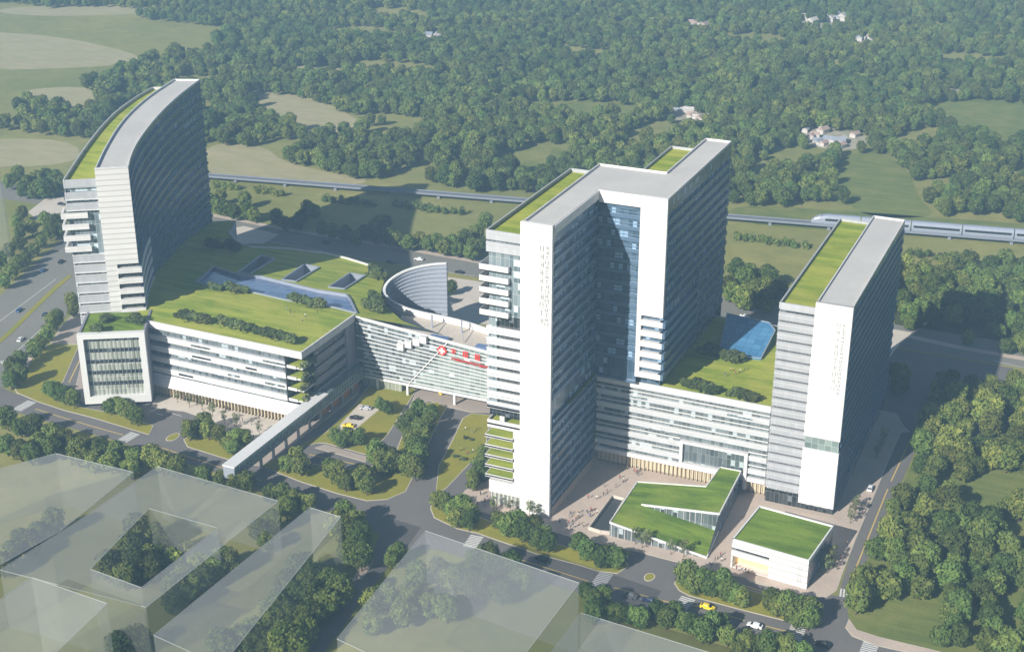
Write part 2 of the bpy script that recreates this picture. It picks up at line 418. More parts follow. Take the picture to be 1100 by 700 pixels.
island(A([(280, 500), (298, 492), (330, 497), (370, 503), (405, 500), (424, 488), (438, 452), (452, 434), (470, 432), (480, 438), (474, 448), (456, 486), (442, 516), (436, 528), (416, 536.5), (394, 538), (363, 530.5), (324, 518), (298.6, 508)]), .15, 'grass_verge', M[V])
island(A([(315, 482), (349, 465), (383, 432), (398, 412), (445, 417), (447, 420), (416, 468), (395, 489), (349, 476), (341, 476)]), .15, 'lawn', M[V])
island(A([(497, 449), (507, 444), (527, 446), (522, 480), (479, 525), (468, 529.5), (471, 500), (484, 476)]), .15, 'lawn', M[V])
island(A([(462, 546), (464, 538), (472, 534), (500, 545), (515, 555), (575, 578), (622, 590), (672, 602), (676, 608), (663, 616), (642, 613.5), (622, 607), (576, 595), (513, 573), (491, 568), (466, 556)]), .15, 'grass_verge', M['verge'])
island(smooth_loop(A([(691, 620), (694, 616), (701, 615), (705, 619), (700, 624), (693, 624)])), .15, 'grass_verge', M['verge'])
island(A([(724, 626.5), (728, 619), (740, 616), (770, 622), (800, 632), (830, 640), (868, 650), (882, 662), (880, 670), (868, 674), (848, 668), (800, 656), (740, 640), (729, 634)]), .15, 'grass_verge', M['verge'])
# paved areas
sheetp = lambda name, poly, mat, z=.14: island(poly, z, name, mat, .3)
sheetp('plaza', A([(512, 522), (556, 500), (640, 470), (700, 478), (830, 512), (905, 520), (921, 486), (945, 440), (963, 444), (971, 458), (955, 494), (936, 540), (919, 580), (905, 616), (899, 634), (888, 641.5), (864, 639), (806, 625), (800, 620), (778, 617), (740, 606), (724, 603), (678, 591), (617, 578), (597, 572), (540, 557), (511, 548), (497, 538), (497, 530), (500, 526)]), M['walkwarm'])
sheetp('plaza', A([(162, 437), (168, 425), (200, 415), (345, 440), (330, 455), (272, 472), (246, 471), (222, 462), (211, 446.6), (198, 442), (180, 440)]), M['walkwhite'])
sheetp('sidewalk', A([(349, 477.5), (394, 490.5), (393, 496.5), (384, 494), (338, 481)]), M['walk'])
sheetp('sidewalk', A([(283, 500), (349, 452), (384, 424), (389, 412), (378, 412), (345, 434), (300, 470), (270, 500)]), M['walk'])
sheetp('sidewalk', A([(86, 330), (106, 340), (90, 365), (84, 370), (54, 369), (66, 350)]), M['walk'])
sheetp('sidewalk', A([(88, 388), (98, 392), (100, 432), (92, 434), (79, 424)]), M['walk'])
sheetp('sidewalk', A([(50, 371), (36, 385), (26, 405), (17, 412), (14, 408), (27, 392), (34, 379), (46, 368)]), M['walkwarm'], .18)
sheetp('sidewalk', A([(908, 674), (915, 683), (940, 693), (990, 704), (1080, 724), (1080, 718), (1000, 697), (945, 684), (920, 676), (912, 664)]), M['walkwarm'])
sheetp('sidewalk', A([(448, 418), (524, 431), (527, 443), (505, 443), (480, 437), (462, 431), (450, 433), (440, 448), (436, 446)]), M['walk'], .10)
sheetp('parking_lot', A([(386, 434), (408, 440), (380, 463), (358, 464)]), M['walkwhite'], .2)
sheetp('sidewalk', A([(388, 622), (396, 612), (402, 600), (394, 598), (384, 612), (378, 624)]), M['walkwarm'])
sheet('road_median', A([(75, 295), (77, 297), (62, 310), (37, 334), (14, 357), (0, 369), (-20, 384), (-20, 378), (0, 364), (12, 353), (34, 331), (58, 308)]), .2, M['verge'])
sheet('forest_floor', A([(1030, 402), (1150, 416), (1200, 760), (1000, 697), (945, 684), (918, 676), (911, 662), (914, 640), (930, 608), (952, 556), (972, 515), (986, 482), (1003, 450)]), .04, M['meadow'])
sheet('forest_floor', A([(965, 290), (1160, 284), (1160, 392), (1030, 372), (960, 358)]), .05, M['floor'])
sheet('walk', A([(952, 354), (1035, 372), (1150, 392), (1150, 396), (1035, 376), (952, 358)]), .09, M['walkwarm'])
sheet('walk', A([(225, 232), (313, 249), (430, 268), (514, 283), (514, 280), (430, 265), (313, 246), (225, 229)]), .09, M['walkwarm'])

# road markings
mk = MB()
def line(p, q, w=.35, z=Z_R+.015, mb=None):
    p = Vector(at(*p)); q = Vector(at(*q)); d = (q-p).normalized(); r = Vector((-d.y, d.x))*w/2
    mb.face([(*(p-r), z), (*(q-r), z), (*(q+r), z), (*(p+r), z)])
for p, q in [((100, 458), (132, 467)), ((38, 439), (66, 448)), ((66, 448), (100, 458)), ((743, 649), (800, 666)), ((818, 671), (846, 678)), ((912.5, 627), (953.6, 525)), ((957, 517), (995, 436)),
             ((87, 384), (74, 411)), ((800, 629), (826, 637)), ((332, 488), (385, 499)), ((165, 478), (280, 516)), ((525, 590), (632, 624)), ((660, 631), (724, 648))]:
    line(p, q, .45, mb=mk)
struct('lane_marking', mk, M['ypaint'])
mk = MB()
for p, q in [((0, 345), (60, 300)), ((10, 385), (50, 348)), ((230, 249), (400, 279)), ((420, 283), (510, 297)), ((780, 340), (830, 347)), ((1068, 388), (1100, 395)), ((195, 447), (184, 444)), ((168, 444), (175, 446))]:
    line(p, q, .3, z=Z_R+.07, mb=mk)
struct('lane_marking', mk, M['paint'])
def crosswalk(p, q, w=4.5):
    p = Vector(at(*p)); q = Vector(at(*q)); L = (q-p).length; d = (q-p)/L; r = Vector((-d.y, d.x))*w/2
    mb = MB(); t = .3
    while t < L-.5:
        a = p+d*t; b = p+d*(t+.6); mb.face([(*(a-r), Z_R+.065), (*(b-r), Z_R+.065), (*(b+r), Z_R+.065), (*(a+r), Z_R+.065)]); t += .95
    struct('crosswalk', mb, M['paint'])
for p, q in [((513, 575), (503, 589)), ((652, 615), (641, 630)), ((740, 641.5), (729, 655)), ((858, 671.5), (852, 689)), ((901, 636), (914, 638)), ((936, 690), (930, 706)),
             ((146, 465), (129, 475)), ((35, 431), (17, 441)), ((666, 592), (669, 602)), ((862, 641.5), (866, 649)), ((957, 463), (975, 461))]:
    crosswalk(p, q)
crosswalk((2, 392), (32, 385), 8)

# ------------------------------------------------------------------ buildings
def parapet(mb, poly, z, h=.9, t=.4, mat=None):
    a = sum(poly[i][0]*poly[(i+1) % len(poly)][1]-poly[(i+1) % len(poly)][0]*poly[i][1] for i in range(len(poly)))
    if a < 0: poly = poly[::-1]
    mb.band(list(poly)+[poly[0]], z, z+h, -t, 0, mat)
def glyphs(mb, org, du, dv, n, w, h, gap, t, nrm, seed, thick=.22):
    """rows of small raised strokes, as the unreadable sign letters look"""
    R = random.Random(seed); o = Vector(org); du = Vector(du); dv = Vector(dv); nrm = Vector(nrm)
    for k in range(n):
        b = o+du*(k*(w+gap))
        def st(u0, v0, u1, v1):
            c = [b+du*u0+dv*v0, b+du*u1+dv*v0, b+du*u1+dv*v1, b+du*u0+dv*v1]
            f = [p+nrm*t for p in c]
            mb.face(f)
            for i in range(4): mb.face([c[i], c[(i+1) % 4], f[(i+1) % 4], f[i]])
        th = thick
        pats = R.choice([[(.1, .0, .1, 1), (.9, 0, .9, 1), (0, .5, 1, .5)], [(.5, 0, .5, 1), (0, .75, 1, .75), (.1, .3, .9, .3)],
                         [(0, .95, 1, .95), (.5, 0, .5, .9), (.1, .5, .9, .5)], [(.1, 0, .1, 1), (.1, .95, 1, .95), (.1, .05, 1, .05), (.95, .1, .95, .9), (.5, .2, .5, .8)]])
        for u0, v0, u1, v1 in pats:
            if u0 == u1: st(u0*w-th/2, v0*h, u0*w+th/2, v1*h)
            else: st(u0*w, v0*h-th/2, u1*w, v0*h+th/2)
def foliage(mb, cx, cy, cz, rx, ry, rz, n, leaf=.5, lobes=8, seed=0, low=.0):
    R = random.Random(seed); L = []
    for i in range(lobes):
        th = R.uniform(0, 2*PI); r = R.uniform(.1, .68)
        zz = R.uniform(low, .62)
        L.append((cx+rx*r*math.cos(th), cy+ry*r*math.sin(th), cz+rz*zz, R.uniform(.30, .46)))
    for i in range(n):
        x, y, z, q = L[i % lobes]
        d = Vector((R.gauss(0, 1), R.gauss(0, 1), R.gauss(.25, 1))).normalized()
        rr = R.uniform(.78, 1.08)
        c = Vector((x+d.x*rx*q*rr, y+d.y*ry*q*rr, z+d.z*rz*q*rr))
        nn = (d+Vector((R.uniform(-.55, .55), R.uniform(-.55, .55), R.uniform(-.4, .6)))).normalized()
        t = nn.orthogonal().normalized(); t = (Matrix.Rotation(R.uniform(0, 6.28), 3, nn) @ t); u = nn.cross(t)
        s = leaf*R.uniform(.6, 1.25)
        mb.face([c-t*s-u*s*.6, c+t*s-u*s*.7, c+t*s*.8+u*s*.7, c-t*s*.7+u*s*.6])
    return mb
def planting(name, pts, parent, z, r, leaf=.45, n=40, seed=1):
    mb = MB()
    for i, p in enumerate(pts): foliage(mb, p[0], p[1], z, r, r, r*1.1, n, leaf, 4, seed+i)
    return mb.build(name, M['leafshrub'], parent)
def ledge(name, parent, pl, z, h, o0, o1, mat):
    return MB().band(pl, z, z+h, o0, o1).build(name, mat, parent)

# ---- central tower -------------------------------------------------
T = empty('hospital_tower', (0, 0, 0), 0, 'tallest tower, white and blue glass, with an angular U shaped roof and green terraces', 'building')
H = 102.6; FH = 3.9
RP = [(-10.3, .2), (0, .2), (0, 39.2), (24, 39.2), (24, 112.5), (14.2, 112.5), (14.2, 67), (-10.3, 67)]
mb = MB(); mb.tess([RP], lambda x, y: H-.3); parapet(mb, RP, H-.3, .75, .35, M['white']); mb.build('roof', M['roof'], T)
MB().box(-10.6, .15, -.5, .9, 0, H+.6).build('end_wall', M['white'], T)
mb = MB().box(15, 24.2, 38.6, 39.9, 61.5, H+.6).box(15, 16.6, 38.6, 39.9, 38.5, 61.5); mb.build('end_wall', M['white'], T)
mb = MB(); mb.wall([(0, .9), (0, 40)], 0, H-.3).wall([(0, 40), (15, 40)], 36, H-.3).wall([(15, 40), (24, 40)], 38.5, 61.5)
mb.wall([(24, 39.9), (24, 112.5)], 38.5, H-.3).wall([(24, 112.5), (14.2, 112.5), (14.2, 67), (-10.3, 67)], 0, H-.3).face([(15, 40, 38.5), (24, 40, 38.5), (24, 112.5, 38.5), (15, 112.5, 38.5)])
mb.build('curtain_wall', M['glass'], T)
# floor louvres: inner court face, recess face, right face
lo = MB(); lo2 = MB(); lo3 = MB()
k = 0
z = 4.6
while z < H-5:
    if abs(z-38) > 3: 
        lo.band([(0, 1.0), (0, 39.9)], z, z+1.5, .05, .45)
        lo.band([(0, 1.0), (0, 39.9)], z+2.15, z+2.35, .05, .3)
    if z > 42: lo2.band([(0, 40), (15, 40)], z, z+1.3, .05, .3); lo2.band([(0, 40), (15, 40)], z+2.2, z+2.4, .05, .2)
    if z > 38 and z > 62: lo3.band([(24, 40.2), (24, 112.4)], z, z+1.5, .05, .5); lo3.band([(24, 40.2), (24, 112.4)], z+2.2, z+2.4, .05, .3)
    elif z > 38: lo3.band([(24, 78), (24, 112.4)], z, z+1.5, .05, .4)
    z += FH; k += 1
lo.build('louvre', M['louvre'], T); lo2.build('louvre', M['louvre'], T); lo3.build('louvre', M['louvre'], T)
MB().box(.05, .5, 1.0, 39.8, H-2.6, H+.3).box(.5, 15, 38.9, 39.9, H-3.6, H+.3).build('cornice', M['white'], T)
MB().box(24.0, 24.9, 76.2, 77.2, 38.5, 66).build('pilaster', M['louvre'], T)
MB().prism([(0, 1.0), (.5, 1.0), (.5, 40), (0, 40)], 0, 3.4).build('plinth', M['walk'], T)
MB().band([(0, 1), (0, 40)], 35.4, 36.4, .05, .9).band([(0, 40), (15, 40)], 35.4, 36.2, .05, .6).build('garden_ledge', M['louvre'], T)
planting('planting', [(.7, 14+i*1.7) for i in range(15)], T, 36.3, .9, .35, 36, 3)
# wrap-round balcony bands at the foot of the second wing
for i in range(6):
    z = 38.5+i*3.85
    MB().band([(16.6, 39.6), (24.2, 39.6)], z, z+2.1, -1.0, .9, M['white']).band([(24.2, 38.75), (24.2, 76)], z, z+2.1, -1.0, .9, M['louvre']).build('balcony', M['white'], T)  # right-hand run takes the dark louvre material, putting its shade into the colour
MB().box(15, 22.8, 43, 112, 34.3, 38.5).build('recessed_floor', M['glass'], T)
# west block with the green roof
X0, X1, Y1 = -22.6, -10.35, 71
MB().box(X0+.6, X1, .9, Y1, 34, 70, M['darkglass']).box(X0+.6, X1, .9, Y1, 70.05, 96, M['glass2']).build('west_block', M['glass2'], T)
mb = MB(); mb.tess([[(X0+.5, .5), (X1, .5), (X1, Y1-.4), (X0+.5, Y1-.4)]], lambda x, y: 97.4)
mb.build('green_roof', M['lawn'], T)
mb = MB().band([(X1, Y1), (X0, Y1), (X0, 0), (X1, 0)], 96.0, 98.7, -.5, 0).band([(X0, Y1), (X0, 0), (X1, 0)], 91.5, 94.9, -.4, 0).box(X0, X1, 0, Y1, 95.6, 96.0)
mb.build('parapet', M['band'], T)
for i in range(5):
    z = 85.2-i*FH*.995
    mb = MB().box(-24.7, -14.6, -.8, 8, z, z+.3).band([(-24.7, 8), (-24.7, -.8), (-14.6, -.8), (-14.6, 2)], z, z+2.2, -.15, 0); mb.build('balcony', M['white'], T)
for i in range(8):
    z = 65.2-i*FH*.98
    mb = MB().band([(X0, 30), (X0, 0), (X1, 0)], z-1.7, z+.6, -.5, 0, M['white']).band([(X0, 30), (X0, 0), (X1, 0)], z-.8, z-.65, 0, .12, M['steel']).band([(X0, 30), (X0, 0), (X1, 0)], z+.6, z+.8, -.6, .15, M['fin'])
    mb.build('floor_band', M['band'], T)
MB().box(X0+.8, X1-8.6, .2, .85, 37.5, 70).build('corner_glazing', M['glass2'], T)
# open garden terrace and stepped green terraces under it
mb = MB().box(X0, X1, 0, 34, 36.9, 38.0); mb.build('soffit', M['white'], T)
MB().box(-18.6, -16.9, 1.2, 3, 32, 36.9).build('column', M['white'], T)
mb = MB().box(X0, X1, 0, 34, 30.6, 31.2).band([(X0, 34), (X0, 0), (X1, 0)], 29.6, 32.4, -.4, 0); mb.build('garden_terrace', M['white'], T)
MB().box(X0+.5, X1, .5, 33, 31.2, 31.5).build('terrace_lawn', M['lawn'], T)
MB().box(-13.4, X1, .4, 33, 6, 29.6).box(-18, -13.4, 4.5, 33, 6, 29.6).box(X0+.4, X1, .2, 33, 5.0, 9.6).build('lower_wall', M['white'], T)
for i in range(5):
    z = 26.6-i*3.75
    mb = MB().box(-23.4, -13.2, -.4, 30, z-.5, z); mb.band([(-23.4, 30), (-23.4, -.4), (-13.2, -.4), (-13.2, .3)], z-.75, z+.3, -.25, 0); mb.build('green_terrace', M['white'], T)
    MB().box(-23.05, -13.5, 0, 29, z, z+.28).build('terrace_lawn', M['lawn'], T)
MB().box(X0+1.2, X1, 1.3, 33, 0, 5).build('ground_floor', M['cafeglass'], T)
mb = MB()
for i in range(8): mb.box(X0+1+i*1.5, X0+1.25+i*1.5, .8, 1.3, 0, 5)
mb.build('entrance_fins', M['white'], T)
mb = MB(); mb.tess([[(1.6, 67.4), (13.8, 67.4), (13.8, 112), (1.6, 112)]], lambda x, y: 97.6); mb.build('green_roof', M['lawn'], T)
MB().box(1.8, 14.1, 67, 112, 34, 97.2).band([(1.2, 112.4), (1.2, 67)], 34, 98.6, -.4, 0).band([(14, 112.4), (1.2, 112.4)], 96, 98.6, -.4, 0).build('rear_block', M['band'], T)
mb = MB(); glyphs(mb, (-2.2, -.5, 96.5), (0, 0, -1), (1, 0, 0), 17, 1.25, 1.25, .35, .25, (0, -1, 0), 5, .16); mb.build('sign_lettering', M['signgrey'], T); mb = MB()
glyphs(mb, (-3.9, -.5, 96.5), (0, 0, -1), (1, 0, 0), 10, 1.8, 1.2, .9, .25, (0, -1, 0), 9, .16); mb.build('sign_lettering', M['signgrey'], T)

# ---- right tower --------------------------------------------------
T = empty('hospital_tower', (74.5, 40, 0), 0, 'slab tower at the right with a striped front and half green, half grey roof', 'building')
def L(o, off=(74.5, 40)): return o
W = Matrix.Translation((-74.5, -40, 0))
def bt(mb, name, mat): 
    o = mb.build(name, mat); o.data.transform(W); o.parent = T; return o
RP = [(74.5, 39.6), (86.1, 39.6), (86.1, 131), (74.5, 131)]
mb = MB(); mb.tess([RP], lambda x, y: 75); parapet(mb, RP, 75, .7, .35, M['white']); bt(mb, 'roof', M['roof'])
bt(MB().box(74.4, 86.3, 38.8, 40.2, 28.3, 75.7), 'end_wall', M['white'])
bt(MB().box(74.4, 86.3, 38.8, 40.2, 3.0, 24), 'end_wall', M['white'])
bt(MB().box(74.8, 86.0, 39.1, 40.2, 24, 28.3), 'glass_strip', M['teal'])
bt(MB().wall([(86.1, 40.2), (86.1, 131)], 0, 75).wall([(86.1, 131), (74.5, 131)], 0, 75).box(62.8, 86, 40.3, 60, 0, 4.6, M['darkglass']), 'curtain_wall', M['glass'])
mb = MB(); FR = 3.43; z = 5
while z < 72:
    if z > 22: mb.band([(86.1, 40.3), (86.1, 130.9)], z, z+1.3, .05, .4)
    else: mb.band([(86.1, 62), (86.1, 130.9)], z, z+1.3, .05, .4)
    mb.band([(86.1, 40.3), (86.1, 130.9)], z+2.0, z+2.15, .05, .25)
    z += FR
bt(mb, 'louvre', M['louvre'])
bt(MB().box(62.8, 74.4, 41.6, 131, 4.6, 71.5), 'west_block', M['darkglass'])
mb = MB(); mb.tess([[(62.9, 41.4), (74.4, 41.4), (74.4, 130.6), (62.9, 130.6)]], lambda x, y: 71.9); bt(mb, 'green_roof', M['lawn'])
bt(MB().band([(74.4, 131.2), (62.3, 131.2), (62.3, 41), (74.4, 41)], 70.9, 72.9, -.5, 0).box(62.5, 74.4, 41.2, 131, 70.4, 70.9), 'parapet', M['band'])
for i in range(19):
    z = 67.0-i*FR
    if z < 5: break
    mb = MB().band([(62.4, 90), (62.4, 41), (74.4, 41)], z-.1, z+2.6, -.5, 0, M['band']).band([(62.4, 90), (62.4, 41), (74.4, 41)], z+1.55, z+1.65, 0, .12, M['fin'])
    bt(mb, 'floor_band', M['band'])
mb = MB()
for i in range(24): mb.box(62.5+i*.5, 62.6+i*.5, 40.85, 40.98, 5, 70)
bt(mb, 'mullion', M['band'])
mb = MB(); glyphs(mb, (83.3, 38.8, 70), (0, 0, -1), (1, 0, 0), 18, 1.1, 1.1, .3, .22, (0, -1, 0), 15, .15); bt(mb, 'sign_lettering', M['signgrey']); mb = MB()
glyphs(mb, (81.6, 38.8, 70), (0, 0, -1), (1, 0, 0), 10, 1.6, 1.1, .85, .22, (0, -1, 0), 12, .15); bt(mb, 'sign_lettering', M['signgrey'])

# ---- right podium between the two towers ---------------------------
T = empty('hospital_podium', (30, 42, 0), 0, 'white banded podium with a roof lawn between the tallest and the right tower', 'building')
W = Matrix.Translation((-30, -42, 0))
ZP = 34.4
bt(MB().box(.6, 61.8, 42.7, 110, 5.6, ZP-1), 'glazing', M['midglass'])
mb = MB(); mb.tess([[(.5, 42.4), (62, 42.4), (62, 110), (.5, 110)]], lambda x, y: ZP-.2)
bt(mb, 'roof_lawn', M['lawn'])
bt(MB().band([(.2, 42), (62, 42)], ZP-2.0, ZP+.35, -.6, 0), 'parapet', M['white']); bt(MB().band([(62, 110), (.2, 110)], 0, ZP+.3, -.5, 0), 'rear_wall', M['white'])
R = random.Random(4)
for i in range(5):
    z = ZP-6.6-i*4.9
    x1 = 62 if i < 3 else 62
    if i < 3: segs = [(.2, 62)]
    elif i == 3: segs = [(.2, 31.5), (55.6, 62)]
    else: segs = [(.2, 31.5), (55.6, 62)]
    for a, b in segs:
        mb = MB().band([(a, 42), (b, 42)], z, z+1.7, -.9, 0, M['podband']).band([(a, 42), (b, 42)], z+1.7, z+1.9, -.9, .25, M['fin']).band([(a, 42), (b, 42)], z+3.2, z+3.5, -.3, .1, M['fin'])
        x = a+12
        while x < b-6:
            w = R.uniform(5, 12)
            if R.random() < .3: mb.box(x, min(b-.5, x+w), 41.93, 42.2, z+.7, z+1.7, M['glass2'] if R.random() < .5 else M['darkglass'])
            x += w+R.uniform(2, 7)
        bt(mb, 'floor_band', M['white'])
bt(MB().band([(.2, 42), (62, 42)], 5.3, 6.9, -1.2, .3), 'canopy_edge', M['white'])
bt(MB().box(.5, 62, 44, 46, 0, 5.3), 'ground_floor', M['beige'])
mb = MB()
for i in range(34): mb.box(12+i*1.5, 12.3+i*1.5, 43.3, 44, 0, 5.3)
bt(mb, 'stone_fins', M['beige'])
fr = MB().box(31.5, 32.6, 41.2, 43, 6.9, 16).box(54.5, 55.6, 41.2, 43, 2, 16).box(32.6, 54.5, 41.2, 43, 15, 16).box(32.6, 54.5, 41.2, 43, 6.9, 7.6)
f = bt(fr, 'entrance_frame', M['white'])
g2 = MB().box(32.6, 54.5, 42.6, 43, 7.6, 15).build('pane', M['midglass']); g2.data.transform(W); g2.parent = f
# blue glass pavilion roof
T2 = empty('glass_pavilion', (38, 86, ZP), 0, 'blue glass roofed pavilion standing on the lawn of the right podium', 'pavilion')
bl = [(34, 76), (49, 78), (49, 97), (45.5, 101.5), (29, 103)]
mb = MB(); zf = lambda x, y: .3+(y-76)*.17
mb.tess([[(p[0]-38, p[1]-86) for p in bl]], lambda x, y: zf(x+38, y+86))
for i in range(5):
    p, q = bl[i], bl[(i+1) % 5]
    mb.face([(p[0]-38, p[1]-86, -.2), (q[0]-38, q[1]-86, -.2), (q[0]-38, q[1]-86, zf(*q)), (p[0]-38, p[1]-86, zf(*p))])
mb.build('glass_roof', M['blueglass'], T2)
mb = MB()
for i in range(5):
    p, q = bl[i], bl[(i+1) % 5]; mb.beam((p[0]-38, p[1]-86, zf(*p)+.05), (q[0]-38, q[1]-86, zf(*q)+.05), .35)
mb.build('edge_frame', M['steel'], T2)

# ---- left podium ----------------------------------------------------
T = empty('hospital_podium', (-140, 24, 0), 0, 'long white banded podium on the left with a large sloping lawn roof', 'building')
W = Matrix.Translation((140, -24, 0))
ZL = 30.5
def zroof(x, y): return ZL-.25-max(0, y-62)*.118
FA, FB, FC = (-179, 24.6), (-108.6, 23.2), (-108.6, 62.6)
zr = lambda p: (ZL if p[1] < 378 and p[0] > 0 else ZL)
def AR(pts):   # survey points on the sloping roof
    out = []
    for p in pts:
        z = ZL
        for _ in range(12): z = zroof(*at(p[0], p[1], z))
        out.append(at(p[0], p[1], z))
    return out
roofpoly = [(-179, 25.1), (-109.1, 23.8), (-109.1, 62.4), (-88, 63.2)]+AR([(453, 352), (433, 345), (416, 330), (409, 315), (412, 304), (414, 292), (398, 286), (372, 278), (345, 272), (310, 268), (270, 266), (255, 262), (246, 250)])+[(-236, 168), (-252, 150), (-235, 100), (-215, 60), (-200, 40)]
wells = [AR([(255, 294), (281, 275), (295, 279), (268.6, 295)]), AR([(303, 301), (327, 284.6), (343, 288), (318, 303)]), AR([(353, 309), (376, 294), (392, 297), (370, 311)])]
canyon = AR([(210, 304), (230, 287), (238, 290), (258, 296.5), (280, 297.5), (321, 307.5), (340, 312), (372, 317), (376, 322), (383, 337), (360, 331), (306, 322.5), (271, 314.5), (250, 310.5)])
mb = MB(); mb.tess([roofpoly]+wells+[canyon], zroof); bt(mb, 'roof_lawn', M['lawn'])
for wl in wells+[canyon]:
    d = 7 if wl is not canyon else .7
    mb = MB(); n = len(wl)
    for i in range(n):
        p, q = wl[i], wl[(i+1) % n]
        mb.face([(*p, zroof(*p)-d), (*q, zroof(*q)-d), (*q, zroof(*q)+.5), (*p, zroof(*p)+.5)], M['steel'])
        mb.beam((*p, zroof(*p)+.35), (*q, zroof(*q)+.35), .7, .5, M['steel'])
    mb.tess([wl], lambda x, y: zroof(x, y)-d, M['navyglass'] if wl is canyon else M['glass'])
    bt(mb, 'skylight' if wl is canyon else 'light_well', M['steel'])
# outer wall of the sloping part
mb = MB(); n = len(roofpoly)
for i in range(9, n-1):
    p, q = roofpoly[i], roofpoly[i+1]
    mb.face([(*p, 0), (*q, 0), (*q, zroof(*q)+.3), (*p, zroof(*p)+.3)])
    if 8 < i < 16: mb.beam((*p, zroof(*p)+.35), (*q, zroof(*q)+.35), .6, .9, M['white'])
bt(mb, 'rear_wall', M['band'])
front = [(-179, 24.6), (-116.2, 23.35)]
bt(MB().prism([(-179, 25.3), (-116.6, 24.05), (-116.6, 60), (-179, 60)], 5, ZL-1.2), 'glazing', M['midglass'])
bt(MB().band([FA, FB, FC], ZL-2.4, ZL+.4, -.6, 0).prism([(-117, 24), (-109, 24), (-109, 36), (-117, 36)], ZL-2.3, ZL-1.6), 'parapet', M['white'])
R = random.Random(8)
for i in range(4):
    z = ZL-7.3-i*4.55
    mb = MB().band(front, z, z+2.1, -.9, 0, M['white']).band(front, z+2.1, z+2.3, -.9, .25, M['fin']).band(front, z+2.9, z+3.05, -.3, .0, M['steel'])
    x = -166
    while x < -122:
        w = R.uniform(4, 11)
        if R.random() < .35: mb.box(x, x+w, 23.2+(-116.2-x)*.0199-.06, 24.6, z+.7, z+1.5, M['midglass'] if R.random() < .6 else M['darkglass'])
        x += w+R.uniform(1, 6)
    bt(mb, 'floor_band', M['white'])
    # corner terraces with hanging plants
    mb = MB().box(-116.2, -109.2, 24.2, 33, z, z+.5).band([(-116.2, 24.0), (-112, 23.9)], z-.1, z+1.0, -.4, 0); tr = bt(mb, 'corner_terrace', M['white']); tl_ = MB().box(-115.8, -109.6, 24.6, 32.8, z+.5, z+.8).build('terrace_lawn', M['lawn']); tl_.data.transform(W); tl_.parent = tr
    pm = MB()
    for j in range(7): foliage(pm, -110.6+R.uniform(0, 1.4), 25+j*1.25, z+.3, 1.4, 1.4, 2.0, 60, .42, 4, 50+i*9+j)
    o = pm.build('planting', M['leafpale']); o.data.transform(W); o.parent = tr
bt(MB().box(-116.7, -116.1, 23.6, 25.4, 3, ZL-2), 'column', M['dark'])
# slanting base skirt and stone fins
mb = MB(); a = [(-179, 24.6), (-110, 23.3)]; b = mb.offs(a, 2.0)
mb.face([(*b[0], 4.6), (*b[1], 4.6), (*a[1], 9.0), (*a[0], 9.0)]); mb.face([(*a[0], 4.6), (*a[1], 4.6), (*b[1], 4.6), (*b[0], 4.6)]); mb.face([(*a[1], 4.6), (*b[1], 4.6), (*a[1], 9)]); mb.face([(*a[0], 4.6), (*b[0], 4.6), (*a[0], 9)])
bt(mb, 'base_skirt', M['white'])
bt(MB().box(-179, -110, 24.3, 60, 0, 4.6), 'ground_floor', M['beige'])
mb = MB()
for i in range(46): mb.box(-178+i*1.5, -177.65+i*1.5, 23.2, 24.3, 0, 4.6)
bt(mb, 'stone_fins', M['beige'])
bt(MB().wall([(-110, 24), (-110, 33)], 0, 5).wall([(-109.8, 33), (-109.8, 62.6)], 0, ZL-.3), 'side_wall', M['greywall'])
for i in range(5):
    z = ZL-5.9-i*4.55
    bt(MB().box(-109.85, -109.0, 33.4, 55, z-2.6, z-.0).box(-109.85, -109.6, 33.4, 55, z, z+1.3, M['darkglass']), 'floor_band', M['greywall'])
bt(MB().box(-109.8, -108.8, 55.5, 62.6, 0, ZL-2.4), 'corner_pier', M['greywall'])

# ---- louvred glass hall with the red sign -----------------------------
T = empty('entrance_hall', (-65, 63, 0), 0, 'pale glass hall with white louvres and a red cross sign', 'building')
W = Matrix.Translation((65, -63, 0))
hx0, hx1 = -108.5, -22.8
def ztop(x): return 30.0+(x-hx0)/(hx1-hx0)*(-7.0)
mb = MB()
mb.face([(hx0, 63, 5), (-86, 63, 5), (-86, 63, ztop(-86)), (hx0, 63, ztop(hx0))], M['midglass'])
mb.face([(-86, 63, 5), (-84, 63, 5), (-66, 63, ztop(-66)), (-86, 63, ztop(-86))], M['midglass'])
mb.face([(-84, 63, 5), (hx1, 63, 5), (hx1, 63, ztop(hx1)), (-66, 63, ztop(-66))], M['teal'])  # paler glass right of the diagonal imitates a reflection by its colour
bt(mb, 'glass_wall', M['teal'])
bt(MB().box(hx0, hx1, 64, 84, 4.2, 5).box(hx0, hx1, 62.8, 64, 4.2, 5.2, M['fin']), 'floor_slab', M['dark'])
mb = MB()
for k in range(14):
    f = k/13.5
    za = 6.2+f*(ztop(hx0)-6.2); zb = 6.2+f*(ztop(hx1)-6.2)
    x0 = hx0+(3 if k % 3 else 0)
    mb.beam((x0, 62.6, za-(0)), (hx1-.2, 62.6, zb), .3, .36)
bt(mb, 'louvre', M['fin'])
bt(MB().beam((-86, 62.5, 5), (-68, 62.5, ztop(-68)), .35, .35).beam((hx0, 62.8, ztop(hx0)), (hx1, 62.8, ztop(hx1)), .5, .6), 'diagonal_brace', M['fin'])
for i, (x, zz) in enumerate([(-88, 21.5), (-84.5, 23.2), (-81, 24.8), (-78, 26.3)]):
    bt(MB().box(x-1.5, x+1.3, 60.8, 62.4, zz-1.6, zz+1.2), 'glazed_box', M['white'])
for x in (-100, -86.5, -66, -46): bt(MB().box(x-.45, x+.45, 62.7, 63.6, 0, 4.2), 'column', M['fin'])
